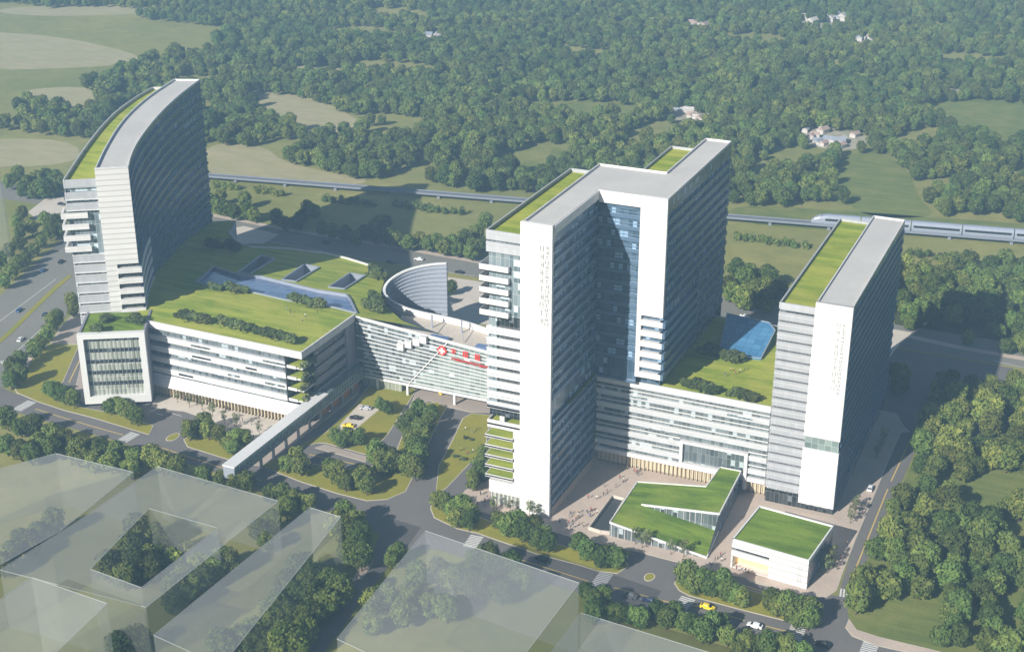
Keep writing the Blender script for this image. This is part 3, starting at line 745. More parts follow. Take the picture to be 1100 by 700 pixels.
bt(MB().box(hx0+.4, -90, 64.5, 84, 0, 4.2), 'ground_floor', M['cafeglass'])
sg = MB(); cx, cz = -70.5, 22.6
pts = [(cx-2.1, cz), (cx-1.3, cz-1.3), (cx, cz-2.1), (cx+1.3, cz-1.3), (cx+2.1, cz), (cx+1.3, cz+1.3), (cx, cz+2.1), (cx-1.3, cz+1.3)]
sg.face([(p[0], 61.9, p[1]) for p in pts])
for i in range(8):
    p, q = pts[i], pts[(i+1) % 8]; sg.face([(p[0], 61.9, p[1]), (p[0], 62.3, p[1]), (q[0], 62.3, q[1]), (q[0], 61.9, q[1])])
s = bt(sg, 'cross_sign', M['red'])
c = MB().box(cx-.45, cx+.45, 61.7, 61.89, cz-1.3, cz+1.3).box(cx-1.3, cx-.45, 61.7, 61.89, cz-.45, cz+.45).box(cx+.45, cx+1.3, 61.7, 61.89, cz-.5, cz+.5).build('white_cross', M['paint'])
c.data.transform(W); c.parent = s
mb = MB(); glyphs(mb, (-66.6, 62.2, 22.2), (1, 0, -.06), (0, 0, 1), 4, 2.0, 2.1, 3.0, .4, (0, -1, 0), 21, .4); bt(mb, 'sign_lettering', M['red']); mb = MB()
glyphs(mb, (-66.6, 62.2, 19.6), (1, 0, -.06), (0, 0, 1), 20, .62, 1.0, .3, .4, (0, -1, 0), 22, .16); bt(mb, 'sign_lettering', M['red'])
# roof terrace behind
ter = [(-88, 64), (-22.6, 64), (-22.6, 74), (-52, 82), (-62, 84.5), (-72, 87), (-82.7, 88.2), (-93, 88.2), (-101, 86)]
mb = MB(); mb.tess([ter], lambda x, y: 22.6); bt(mb, 'roof_terrace', M['walkwhite'])
for q in ((-80, -72, 68, 72, 22.6, 24), (-60, -50, 69, 72, 22.6, 23.6), (-42, -30, 66, 70, 22.6, 24)): bt(MB().box(*q), 'skylight', M['navyglass'])
for x in (-84, -71, -58, -45): bt(MB().box(x-.25, x+.25, 80, 80.5, 22.6, 28).beam((x, 80.2, 27.8), (x+5, 72, 23), .2), 'mast', M['steel'])

# ---- curved drum ---------------------------------------------------------
T = empty('curved_screen_wall', (-90, 102, 0), 0, 'crescent shaped silver ribbed wall rising to a sharp corner behind the glass hall', 'wall')
W = Matrix.Translation((90, -102, 0))
arc = [(-114.5, 97.5), (-117.3, 101.5), (-118.6, 106), (-117.0, 110.5), (-113.2, 114.2), (-107.5, 117), (-101.5, 118.4), (-96.5, 118.8)]
def sm(pl, k=2):
    for _ in range(k):
        o = [pl[0]]
        for i in range(len(pl)-1):
            p, q = pl[i], pl[i+1]; o += [tuple(p[j]*.75+q[j]*.25 for j in range(len(p))), tuple(p[j]*.25+q[j]*.75 for j in range(len(p)))]
        pl = o+[pl[-1]]
    return pl
hz = [24.5, 25, 26, 28, 30.2, 32, 33.4, 34.2]
arc3 = sm([(a[0], a[1], h) for a, h in zip(arc, hz)])
mb = MB(); out = mb.offs([a[:2] for a in arc3], -.8)
for i in range(len(arc3)-1):
    p, q = arc3[i], arc3[i+1]; P_, Q_ = out[i], out[i+1]
    mb.face([(q[0], q[1], 0), (p[0], p[1], 0), (p[0], p[1], p[2]), (q[0], q[1], q[2])]); mb.face([(*P_, 0), (*Q_, 0), (*Q_, q[2]), (*P_, p[2])])
    mb.face([(p[0], p[1], p[2]), (*P_, p[2]), (*Q_, q[2]), (q[0], q[1], q[2])])
p = arc3[-1]; mb.face([(p[0], p[1], 0), (p[0], p[1], p[2]), (*out[-1], p[2]), (*out[-1], 0)])
bt(mb, 'wall', M['steel'])
mb = MB()
for i in range(len(arc3)-1): mb.beam((arc3[i][0], arc3[i][1], arc3[i][2]+.2), (arc3[i+1][0], arc3[i+1][1], arc3[i+1][2]+.2), 1.1, .7)
bt(mb, 'coping', M['fin'])
mb = MB(); inn = mb.offs([a[:2] for a in arc3], .25)
for k in range(1, 16):
    f = k/16
    for i in range(len(arc3)-1):
        za = arc3[i][2]*f+3*(1-f); zb = arc3[i+1][2]*f+3*(1-f)
        mb.beam((*inn[i], za), (*inn[i+1], zb), .35, .22)
bt(mb, 'rib', M['steel'])
rim = sm([(-114.5, 97.5), (-110.5, 93.6), (-102.6, 89.2), (-93, 87.2), (-82.7, 87.0), (-71.8, 85.6), (-61.7, 83), (-50, 79.5), (-36, 75), (-23, 71)])
bt(MB().band(rim, 19.5, 25.2, -.8, 0), 'front_rim', M['white'])
mb = MB()
for k in range(3): mb.band(rim[2:], 19.6+k*1.6, 19.9+k*1.6, 0, .5-.1*k)
bt(mb, 'ledge', M['fin'])

# ---- glass fronted box ------------------------------------------------
FL = Vector((-194.6, 2.6)); FR = Vector((-173, 15)); d = (FR-FL).normalized(); nb = Vector((-d.y, d.x)); Lw = (FR-FL).length
T = empty('exhibition_block', (FL.x, FL.y, 2), math.atan2(d.y, d.x), 'white framed box with a tall curtained window front at the left corner', 'building')
Lz = 28.6; D = 23
MB().box(0, .9, 0, D, 0, Lz).box(Lw-.9, Lw, 0, D, 0, Lz).box(.9, Lw-.9, 0, D, 0, .8).box(.9, Lw-.9, D-.8, D, .8, Lz-1.2).build('shell', M['greywall'], T)
MB().box(-.1, 2.1, -.5, 1.6, -.1, Lz+.5).box(Lw-2.1, Lw+.1, -.5, 1.6, -.1, Lz+.5).box(2.1, Lw-2.1, -.5, 1.6, -.1, 2.9).box(2.1, Lw-2.1, -.5, 1.6, Lz-1.6, Lz+.5).build('front_frame', M['fin'], T)
MB().box(.9, Lw-.9, 1.6, D-.8, Lz-1.2, Lz-.4).build('green_roof', M['lawn2'], T)
w = MB().box(2.1, Lw-2.1, 1.0, 1.3, 2.9, Lz-1.6).build('window_front', M['cafeglass'], T)
mb = MB()
for k in range(5): mb.box(2.1, Lw-2.1, .75, .99, 7.2+k*4.6, 8.6+k*4.6, M['darkglass'])
for k in range(13): mb.box(2.1+k*1.62, 2.22+k*1.62, .7, .74, 2.9, Lz-1.6, M['steel'])
mb.build('floor_edge', M['dark'], w)
MB().box(2, Lw-2, 2, D-2, -2, 0).build('recessed_base', M['dark'], T)

# ---- left curved tower ------------------------------------------------
T = empty('hospital_tower', (-198, 28, 0), 0, 'tall curved tower on the left with a bending green and grey roof', 'building')
W = Matrix.Translation((198, -28, 0))
HT = 88
outer = sm([(-188, 34.5), (-199, 51), (-210.4, 71.9), (-225.5, 104.7), (-237.3, 136.2), (-244.5, 160.7)], 2)
inner = sm([(-198, 27.3), (-213, 51.8), (-232.3, 86.9), (-246.4, 121.3), (-256, 156.4)], 2)
green = sm([(-208, 20.6), (-229.2, 58.7), (-248.9, 98.1), (-259.7, 128), (-265, 151)], 2)
for nm in ('a',):
    rp = outer+inner[::-1]
    mb = MB(); mb.tess([rp], lambda x, y: HT-.2); mb.band(outer, HT-.4, HT+.6, -.35, 0, M['white']).band(inner[::-1], HT-3, HT+.6, -.35, 0, M['fin']).band([outer[-1], inner[-1]], HT-2, HT+.6, -.35, 0, M['white'])
    bt(mb, 'roof', M['roof'])
mb = MB(); mb.tess([inner+green[::-1]], lambda x, y: HT-4.2); bt(mb, 'green_roof', M['lawn'])
fr2 = [green[0], inner[0]]
mb = MB().band(green[::-1], HT-6.5, HT-3.0, -.5, 0).band(fr2, HT-6.5, HT-3.2, -.5, 0).band([inner[-1], green[-1]], HT-6, HT-3, -.5, 0, M['white'])
bt(mb, 'parapet', M['band'])
bt(MB().wall(outer, 0, HT-.3).wall([outer[-1], inner[-1], green[-1]], 0, HT-4), 'curtain_wall', M['glass'])
mb = MB(); z = 8
while z < HT-3:
    mb.band(outer, z, z+1.2, .05, .6); mb.band(outer, z+2.3, z+2.45, .05, .35); z += 4.4
bt(mb, 'louvre', M['louvre'])
bt(MB().wall(green[::-1], 0, HT-6.5, -.6).wall(fr2, 0, HT-6.5, -1.2), 'west_glazing', M['glass2'])
ww = [inner[0], outer[0]]
bt(MB().band(ww, 50, HT+.8, -1.0, .6), 'end_wall', M['white2'])
a = Vector(inner[0]); b = Vector(outer[0]); e = (b-a).normalized(); md = a+e*4.2
bt(MB().band([tuple(a), tuple(md)], 28, 50, -1.0, .6), 'end_wall', M['white2'])
bt(MB().wall([tuple(md), tuple(b)], 28, 50, -.6), 'window_front', M['darkglass'])
mb_out = outer[:6]
for k in range(5):
    z = 29+k*4.3
    bt(MB().band([tuple(md)]+[tuple(b)]+outer[1:9], z, z+2.1, -.8, 1.0), 'balcony', M['white'])
ga = Vector(green[0]); gi = Vector(inner[0]); gd = (gi-ga).normalized()
for k in range(2):
    z = HT-11.2-k*4.3
    bt(MB().band([green[3], green[2], green[1], green[0], inner[0]], z, z+3.0, -.6, 0, M['band']).band([green[0], inner[0]], z-.1, z+.15, 0, .3, M['fin']), 'floor_band', M['band'])
for k in range(4):
    z = 69.6-k*4.5
    p0 = ga-gd*1.6; p1 = ga+gd*7.6; nn = Vector((gd.y, -gd.x))
    bt(MB().band([tuple(p0+Vector((-gd.y, gd.x))*7), tuple(p0), tuple(p1)], z, z+2.1, -.2, .7, M['white']).prism([tuple(p0), tuple(p1), tuple(p1-nn*3), tuple(p0-nn*3)], z, z+.3), 'balcony', M['white'])
for k in range(7):
    z = 51.5-k*4.2
    bt(MB().band([green[3], green[2], green[1], green[0], inner[0]], z, z+2.9, -.6, 0, M['band']).band([green[0], inner[0]], z-.15, z+.1, 0, .4, M['fin']).band([green[0], inner[0]], z+2.9, z+3.05, -.6, .2, M['fin']), 'floor_band', M['band'])
bt(MB().prism([green[0], inner[0], tuple(b), tuple(Vector(outer[3])), tuple(Vector(green[3]))], 0, 26.2), 'base', M['greywall'])
bt(MB().band([tuple(a), tuple(b)], 26, 28.5, -3, -1.5), 'recessed_floor', M['dark'])

# ---- folded green hall ----------------------------------------------
T = empty('folded_green_pavilion', (38, 12, 0), 0, 'low folded pavilion with two grass roofs sloping up from the plaza', 'building')
W = Matrix.Translation((-38, -12, 0))
a_, b_, c_, d_, e_ = (22.4, -2.6, 5.2), (55.4, -2.8, .5), (55.0, 11, 2.3), (28.2, 11.6, 5.6), (55.0, 11, 8.9)
f_, g_, h_, i_ = (53.6, 41.6, 8.6), (46.3, 41.4, 8.6), (45.6, 27.3, 8.2), (21.4, 27.0, 4.6)
mb = MB()
for t in ((a_, d_, i_), (d_, e_, h_), (d_, h_, i_), (e_, f_, g_), (e_, g_, h_)): mb.face(t)
o = bt(mb, 'upper_lawn', M['lawn2'])
mb = MB()
for t in ((a_, b_, c_), (a_, c_, d_)): mb.face(t)
bt(mb, 'lower_lawn', M['lawn2'])
gz = lambda p: (p[0], p[1], 0)
mb = MB()
for p, q in ((a_, b_), (i_, a_)): mb.face([gz(p), gz(q), (q[0], q[1], q[2]-.5), (p[0], p[1], p[2]-.5)])
mb.face([d_, c_, e_])
bt(mb, 'glass_wall', M['midglass'])
mb = MB()
for p, q in ((b_, c_), (c_, f_), (f_, g_), (g_, h_), (h_, i_)):
    pz = e_ if p is c_ else p
    mb.face([gz(p), gz(q), q, pz] if p is not b_ else [gz(b_), gz(c_), e_, b_])
bt(mb, 'side_wall', M['glass'])
mb = MB()
for p, q in ((a_, b_), (d_, e_), (e_, f_), (i_, a_), (b_, c_), (g_, h_), (h_, i_), (f_, g_)): mb.beam(p, q, .35, .7)
bt(mb, 'white_edge', M['fin'])
mb = MB()
for k in range(14): x = 23+k*2.3; mb.box(x, x+.15, -2.85, -2.7, 0, 5.0-(x-22.4)*.143)
for k in range(11):
    x = 33+k*2; zz0 = 5.6-(x-28.2)*.123; zz1 = 5.6+(x-28.2)*.123; mb.box(x, x+.12, 11.1, 11.25, zz0, zz1)
bt(mb, 'mullion', M['fin'])
# sunken court beside it
pit = A([(657.5, 534.5), (671, 538), (660, 556), (655, 574), (645, 573), (632.5, 569)])
mb = MB(); n = len(pit)
for i in range(n):
    p, q = pit[i], pit[(i+1) % n]; mb.beam((*p, .75), (*q, .75), .4, 1.2, M['walkwhite'])
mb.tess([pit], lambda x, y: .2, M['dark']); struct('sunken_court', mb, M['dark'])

# ---- low white pavilion ----------------------------------------------
T = empty('entrance_pavilion', (63.6, -4.6, 0), math.atan2(-2.6, 25), 'low white box with a flat grass roof and a warm lit opening', 'building')
LX, LY, LZ = 25.0, 23.5, 10.2
MB().box(0, LX, .3, LY, 0, .3).box(0, .5, .9, LY, .3, LZ-1).box(.5, LX-.5, LY-.5, LY, .3, LZ-1).box(LX-.5, LX, .9, LY, .3, LZ-1, M['glass']).box(0.5, LX-.5, .9, LY-.5, LZ-1.4, LZ-1).build('body', M['white'], T)
MB().box(.5, LX-.5, .5, LY-.5, LZ-.9, LZ-.1).build('green_roof', M['lawn2'], T)
mb = MB(); parapet(mb, [(0, 0), (LX, 0), (LX, LY), (0, LY)], LZ-1, 1.4, .45); mb.build('parapet', M['fin'], T)
MB().box(12.5, LX, 0, .9, 0, LZ-1).box(0, 12.5, 0, .9, 7.6, LZ-1).box(0, 12.5, 0, .9, 4.6, 6.8).box(0, .6, 0, .9, 0, 4.6).build('front_wall', M['white2'], T)
MB().box(0, 12.5, .3, .9, 6.8, 7.6).build('window', M['darkglass'], T)
MB().box(.6, 12.5, 3.5, 4, .3, 4.6).build('lit_lobby_wall', M['warm'], T)
mb = MB()
for k in range(3): mb.box(21.8+k*.5, 21.95+k*.5, -.12, 0, 1.5, 8.2)
mb.build('sign_lettering', M['signgrey'], T)

# ---- covered footbridge ------------------------------------------------
T = empty('covered_footbridge', (-107, 16, 0), 0, 'long glazed footbridge with a pale flat roof crossing the road on posts', 'footbridge')
W = Matrix.Translation((107, -16, 0))
bx0, bx1, by0, by1 = -109.4, -105, -28.5, 62
bt(MB().box(bx0-.3, bx1+.3, by0-.3, 34, 9.6, 10.1), 'roof', M['fin'])
bt(MB().box(bx0, bx1, 34.2, by1, 9.7, 9.95), 'glass_roof', M['clear'])
bt(MB().box(bx0, bx1, by0, by1, 5.0, 5.6), 'deck', M['steel'])
bt(MB().box(bx1-.1, bx1, by0, by1, 5.6, 9.6).box(bx0, bx0+.1, by0, by1, 5.6, 9.6), 'side_glass', M['clear'])
mb = MB(); y = by0
while y < by1:
    mb.box(bx1, bx1+.14, y, y+.13, 5.3, 9.7).box(bx0-.14, bx0, y, y+.13, 5.3, 9.7); y += 2.0
mb.box(bx1, bx1+.15, by0, by1, 7.1, 7.25).box(bx0, bx1, by0-.15, by0, 5, 9.6)
bt(mb, 'mullion', M['steel'])
for y in (-20.9, -10.8, -2.8, 5.7, 14, 22, 30, 38, 46, 54): bt(MB().box(-106.6, -105.8, y-.4, y+.4, 0, 5), 'post', M['steel'])
bt(MB().box(-107.4, -106.9, 32, 60, 1, 4.2), 'orange_panelling', M['rust'])

# ---- ghost massing blocks in front ------------------------------------
def ghost(label, poly, z, courts=()):
    mb = MB(); mb.tess([poly]+list(courts), lambda x, y: z)
    for l in [poly]+list(courts):
        for i in range(len(l)):
            p, q = l[i], l[(i+1) % len(l)]; mb.face([(*p, .1), (*q, .1), (*q, z), (*p, z)], M['ghostside'])
    o = mb.build('massing_block', M['ghost']); eb = MB()
    for l in [poly]+list(courts):
        for i in range(len(l)):
            p, q = l[i], l[(i+1) % len(l)]; eb.beam((*p, z+.1), (*q, z+.1), .14)
    eb.build('edges', M['ghostedge'], o)
    return tag(o, label, 'building', 'translucent massing blocks of the planned buildings in the foreground')
ZG = 20
ghost('pale see-through block with a wide roof at the left edge', A([(-60, 520), (60, 487), (143, 507), (65, 570), (-60, 640)], ZG), ZG)
ghost('see-through block wrapped round a courtyard full of trees', A([(169, 501), (299, 538), (157, 652), (0, 612), (85, 559)], ZG), ZG, [A([(160, 546), (234, 567), (152, 631), (97, 611)], ZG)])
ghost('long narrow see-through block right of the courtyard one', A([(333, 545), (366, 555), (238, 715), (165, 682)], ZG), ZG)
ghost('large dark see-through block standing at the road in the middle foreground', A([(457, 570), (622, 626), (520, 760), (362, 686)], 24), 24)
ghost('low see-through block at the bottom edge right of the large dark one', A([(624, 658), (770, 703), (700, 800), (540, 770)], 12), 12)
ghost('light see-through block in the bottom left corner', A([(34, 620), (115, 648), (40, 720), (-80, 700)], 26), 26)
o = ghost('slim hazy high-rise cut by the left edge of the picture', A([(-30, 290), (13, 284), (13, 268), (-30, 275)], 0), 45)

# ------------------------------------------------------------------ trees
def crown_mesh(seed, n, leaf, lobes, rx=4.2, h=8.6, base=1.5):
    mb = MB(); R = random.Random(seed)
    hh = h-base; L = []
    for i in range(lobes):
        t = (i+.5)/lobes; zz = base+hh*(.14+.72*t)
        prof = math.sin(PI*(.16+.74*t))**.7
        th = i*2.4+R.uniform(-.5, .5); rr = rx*prof*R.uniform(.35, .68) if i < lobes-1 else 0
        L.append((rr*math.cos(th), rr*math.sin(th), zz, R.uniform(.30, .44)*rx))
    for i in range(n):
        x, y, z, q = L[i % lobes]
        d = Vector((R.gauss(0, 1), R.gauss(0, 1), R.gauss(.2, 1))).normalized()
        rr = R.uniform(.72, 1.1)*q
        c = Vector((x+d.x*rr, y+d.y*rr, z+d.z*rr*.9))
        nn = (d+Vector((R.uniform(-.6, .6), R.uniform(-.6, .6), R.uniform(-.4, .6)))).normalized()
        t = nn.orthogonal().normalized(); t = Matrix.Rotation(R.uniform(0, 6.28), 3, nn) @ t; u = nn.cross(t)
        s = leaf*R.uniform(.55, 1.3)
        mb.face([c-t*s-u*s*.5, c+t*s*.7-u*s*.7, c+t*s+u*s*.5, c-t*s*.6+u*s*.7])
    return mb
def tree_proto(name, seed, n, leaf, lobes, mat, rx=4.2, h=8.6, base=1.5, limbs=4):
    root = empty(name)
    crown_mesh(seed, n, leaf, lobes, rx, h, base).build('crown', mat, root)
    tm = MB().cyl(0, 0, 0, h*.62, rx*.07, rx*.025, 7); R = random.Random(seed)
    for i in range(limbs):
        th = i*2.1+R.random(); z0 = h*(.25+.08*i)
        tm.beam((0, 0, z0), (rx*.5*math.cos(th), rx*.5*math.sin(th), z0+h*.22), rx*.035)
    tm.build('trunk', M['bark'], root)
    return root
PROT = [tree_proto('broadleaf_tree', 100+i, 2100, .36, 17+i*3, M['leaf'], 4.2, 8.4+.5*i) for i in range(5)]
used = [False]*5
TREES = []   # (x, y, scale, label, group)
def cluster(name, group, pts, sc=1.0, z=4.4):
    pts = sorted(pts)
    for k, p in enumerate(pts):
        x, y = at(p[0], p[1], z*sc)
        TREES.append((x, y, sc*random.uniform(.9, 1.12), '%s tree from left in %s' % (ORD[k], name) if len(pts) > 1 else 'single tree '+name, group))
cluster('the clump at the left road corner', 'trees at the left road corner', [(12, 393), (22, 385), (20, 403), (11, 408)], 1.0)
cluster('the clump beside the left avenue', 'trees beside the left avenue', [(42, 368), (37, 377), (50, 358), (56, 348), (62, 342)], .9)
cluster('the pair at the foot of the curved tower', 'trees at the foot of the curved tower', [(77, 324), (78, 333)], .85)
cluster('the row left of the glass fronted box', 'trees left of the glass fronted box', [(52, 416), (60, 422), (69, 426), (79, 430)], .85)
cluster('the row in front of the glass fronted box', 'trees in front of the glass fronted box', [(118, 437), (125, 434), (133, 440), (141, 445.5), (147, 449)], .8)
cluster('the clump left of the footbridge', 'trees left of the footbridge', [(203, 464), (211, 460), (220, 455), (224, 463), (235.5, 466), (246, 475), (254, 472), (263, 471), (250, 480)], .85)
cluster('the belt along the near side of the left road', 'trees along the near side of the left road',
        [(7, 451), (22, 458), (37, 457), (7, 478), (22, 484), (41, 473), (56, 468), (71, 475), (56, 483), (89, 480), (108, 486), (126, 489), (119, 497), (145, 495), (163, 494), (175, 499), (191, 503), (34, 488), (84, 490), (100, 496), (140, 503)], 1.0)
cluster('the low row in front of the footbridge foot', 'trees in front of the footbridge foot', [(219, 511), (237, 515), (252, 518), (266, 521)], .8)
cluster('the row behind the long narrow ghost block', 'trees behind the long see-through block', [(290, 530), (303, 532), (316, 536), (331, 541), (308, 548), (292, 562), (277, 570), (286, 580)], .9)
cluster('the dense clump beside the side street', 'trees beside the near side street', [(371, 555), (382, 562), (371, 576), (386, 580), (375, 594), (388, 600), (362, 566)], 1.05)
cluster('the courtyard of the see-through block', 'trees in the courtyard', [(148, 574), (167, 577), (140, 591), (160, 596), (178, 589), (126, 603), (145, 611), (163, 611), (187, 600), (116, 612), (134, 620), (152, 582), (200, 592)], 1.05)
cluster('the group between two see-through blocks', 'trees between two see-through blocks', [(197, 618), (215, 609), (238, 601), (230, 612), (208, 627), (187, 634), (186, 648), (203, 640), (220, 622), (246, 606)], .95)
cluster('the left foreground row', 'trees in the left foreground row', [(58, 563), (42, 571), (22, 582), (34, 586), (11, 598), (2, 608)], .95)
cluster('the big clump in the centre foreground', 'trees right of the long see-through block',
        [(323, 611), (308, 626), (331, 626), (316, 643), (297, 652), (335, 644), (356, 633), (366, 640), (308, 663), (331, 662), (327, 679), (305, 678), (271, 675), (279, 687), (240, 696), (350, 650), (318, 694), (292, 668), (340, 615), (259, 690), (302, 696)], 1.1)
cluster('the group at the bottom left edge', 'trees at the bottom left edge', [(137, 689), (150, 685), (127, 697)], 1.0)
cluster('the pair touching the dark see-through block', 'trees at the corner of the dark see-through block', [(427, 595), (421, 601)], .75)
cluster('the group seen through the dark block', 'trees seen through the dark block',
        [(399, 647), (415, 641), (448, 616), (471, 613), (487, 624), (510, 603), (525, 599), (510, 631), (530, 615), (550, 609), (440, 640), (460, 650), (432, 660), (480, 655), (400, 668), (560, 625), (538, 636)], 1.05)
cluster('the row below the right road', 'trees along the near side of the right road',
        [(630, 634), (637, 647), (648, 642), (663, 660), (678, 660), (688, 665), (706, 657), (716, 665), (724, 657), (744, 672), (734, 667), (765, 672), (775, 667), (782, 683), (803, 693), (824, 694), (795, 697), (836, 692), (846, 695), (862, 703), (640, 660), (755, 680)], .82)
cluster('the leftmost median hedge row', 'trees in the left median hedge row', [(471, 537), (478, 542), (487, 549), (497, 547), (507, 553), (504, 560), (490, 556)], .85)
cluster('the hedge row before the tallest tower', 'trees in the second median hedge row', [(537, 560), (546, 567), (556, 563), (563, 572), (574, 570), (584, 576), (589, 583), (577, 581)], .85)
cluster('the hedge row before the sunken court', 'trees in the third median hedge row', [(622, 584), (630, 592), (640, 591), (646, 600), (655, 596), (664, 600)], .85)
cluster('the hedge row before the folded pavilion', 'trees in the fourth median hedge row', [(737, 620), (744, 627), (755, 625), (765, 630), (775, 629), (781, 635), (789, 638), (796, 641)], .9)
cluster('the hedge row before the low white pavilion', 'trees in the fifth median hedge row', [(829, 646), (835, 651), (844, 651), (852, 657), (860, 653), (870, 659), (868, 665), (856, 663)], .9)
cluster('the pair just right of the footbridge', 'trees just right of the footbridge', [(308, 498), (318, 494), (323, 501)], .9)
cluster('the trio on the curved verge', 'trees on the curved verge', [(355, 506), (363, 512), (371, 518), (384, 515), (394, 522), (391, 511)], .85)
cluster('the round clump at the lawn corner', 'trees at the lawn corner', [(404, 492), (414, 489), (411, 499), (421, 497)], 1.0)
cluster('the long hedge between the two drives', 'trees between the two drives', [(441, 446), (450, 441), (462, 443), (436, 458), (448, 458), (460, 456), (441, 469), (453, 469), (446, 481), (440, 489), (450, 491), (438, 502), (446, 506)], .9)
cluster('the clump left of the tallest tower foot', 'trees at the foot of the tallest tower', [(517, 498), (509, 510), (517, 508), (508, 518), (521, 488)], .8)
cluster('the low row on the lawn by the parking lot', 'trees on the lawn by the parking lot', [(360, 468), (373, 471), (386, 471), (366, 474)], .7)
cluster('the pair on the lawn near the glass hall', 'trees on the lawn near the glass hall', [(408, 434), (416, 438)], .7)
cluster('the shaded group behind the right tower', 'trees behind the right tower', [(961, 398), (969, 406), (963, 416), (970, 414)], .9)
cluster('the shaded trio beyond the side street', 'trees beyond the side street', [(1013, 408), (1014, 421), (1006, 430)], .95)
cluster('the clump on the left beyond the back road', 'trees left beyond the back road', [(232, 222), (242, 225), (252, 229), (263, 216), (265, 229), (272, 231), (224, 216), (237, 212)], 1.0)
cluster('the group beyond the back road by a tall crown', 'trees beyond the back road', [(297, 235), (307, 241), (319, 241), (330, 224), (337, 229), (324, 234)], 1.0)
cluster('the shaded belt beyond the back road', 'trees in the shaded belt beyond the back road', [(345, 246), (358, 250), (370, 253), (382, 256), (392, 252), (400, 246), (408, 240), (415, 238), (405, 256)], .95)
cluster('the back road row by the tallest tower', 'trees in the row left of the tallest tower', [(418, 256), (427, 258), (438, 262), (450, 259), (460, 262), (468, 261), (477, 267), (486, 264), (491, 268), (499, 259), (508, 264), (512, 252), (522, 240), (505, 272), (518, 264)], 1.0)
cluster('left of the tallest tower beside the curved wall', None, [(485, 309.5)], .8)
cluster('the belt along the left avenue', 'trees along the left avenue', [(24, 230), (18, 240), (22, 250), (48, 235), (60, 240), (64, 248), (54, 251), (44, 259), (36, 268), (28, 277), (18, 285), (12, 293), (4, 302), (20, 262), (34, 246), (10, 270), (0, 284)], .9)
cluster('the round wood at the left behind the avenue', 'trees in the round wood at the left', [(20, 190), (30, 197), (40, 193), (50, 190), (60, 195), (56, 204), (46, 206), (36, 206), (10, 196), (64, 200), (25, 206), (44, 199)], 1.05)

# woods
WOODS = [[(1008, 404), (1046, 408), (1150, 420), (1200, 500), (1200, 760), (1010, 696), (985, 690), (945, 680), (920, 668), (913, 656), (916, 638), (932, 606), (955, 554), (975, 514), (990, 478), (1003, 440)],
         [(965, 292), (1000, 282), (1160, 288), (1160, 388), (1100, 380), (1030, 366), (1010, 352), (962, 352)],
         [(780, 292), (832, 298), (840, 334), (780, 328)]]
WCLEAR = [[(1020, 514), (1100, 509), (1160, 508), (1160, 530), (1100, 538), (1040, 536)], [(935, 655), (955, 640), (1005, 652), (1020, 668), (985, 684), (930, 668)],
          [(1000, 352), (1012, 345), (1060, 350), (1070, 368), (1035, 366)], [(1075, 560), (1120, 570), (1110, 600), (1070, 585)]]
NORTH = [(-200, -200), (1300, -200), (1300, 240), (1100, 236), (1060, 228), (1010, 228), (960, 205), (930, 212), (870, 218), (840, 224), (780, 214), (720, 214), (620, 214), (553, 203), (506, 205), (477, 196), (397, 192), (357, 182), (330, 178), (284, 158), (218, 150), (120, 148), (90, 182), (40, 186), (-10, 184), (-200, 190)]
allclear = [p for l in CLEAR.values() for p in l]
holes = allclear
R = random.Random(11)
FOREST = []
def wood_grid(x0, x1, y0, y1, st, test):
    y = y0
    while y < y1:
        x = x0
        while x < x1:
            X = x+R.uniform(-.42, .42)*st; Y = y+R.uniform(-.42, .42)*st
            p = proj(X, Y, 3)
            if test(p): FOREST.append((X, Y, p))
            x += st
        y += st
wood_grid(60, 330, -150, 190, 7.6, lambda p: inpoly(*p, WOODS[0]) and not any(inpoly(*p, w) for w in WCLEAR))
wood_grid(-20, 320, 200, 340, 7.4, lambda p: any(inpoly(*p, w) for w in WOODS[1:]) and not any(inpoly(*p, w) for w in WCLEAR))
def north(p):
    if not inpoly(p[0], p[1], NORTH): return False
    if any(inpoly(p[0], p[1], c) for c in allclear): return False
    if p[1] > 130:
        v = math.sin(p[0]*.045+1)+math.sin(p[0]*.021+p[1]*.09)+math.sin(p[1]*.13+p[0]*.02)
        if v > 1.55: return False
    else:
        v = math.sin(p[0]*.03+2)+math.sin(p[0]*.012+p[1]*.12)+math.sin(p[1]*.21-p[0]*.017+.5)
        if v > (1.35 if p[0] < 520 else 2.0): return False
    return True
wood_grid(-520, 420, 300, 620, 7.6, north)
wood_grid(-1100, 600, 620, 1750, 7.8, north)
fr_trees = []
for X, Y, p in FOREST: fr_trees.append((X, Y, R.uniform(.7, 1.35)*(1.0 if Y < 620 else .84), p))
ind = []
gy = {}
for t in TREES: gy.setdefault(t[4], []).append(t[1])
for t in TREES:
    if sum(gy[t[4]])/len(gy[t[4]]) < 150: ind.append((t[0], t[1], t[2], t[3], t[4]))
    else: fr_trees.append((t[0], t[1], t[2], (-999, 0)))      # smallest in the photo: part of the wooded mass
near = sorted([f for f in fr_trees if -10 < f[3][0] < 1110 and f[3][1] < 705 and inpoly(*f[3], WOODS[0])], key=lambda f: (Vector((f[0], f[1], 0))-CAMP).length/f[2])
room = max(0, 299-len(ind))
pick = near[:room]; pk = set((f[0], f[1]) for f in pick)
rest = [f for f in fr_trees if (f[0], f[1]) not in pk]
for f in pick: ind.append((f[0], f[1], f[2], 'broad green tree in the dense wood right of the side street', 'trees of the dense wood on the right'))
print('TREES', len(TREES), 'picked', len(pick), 'rest', len(rest))
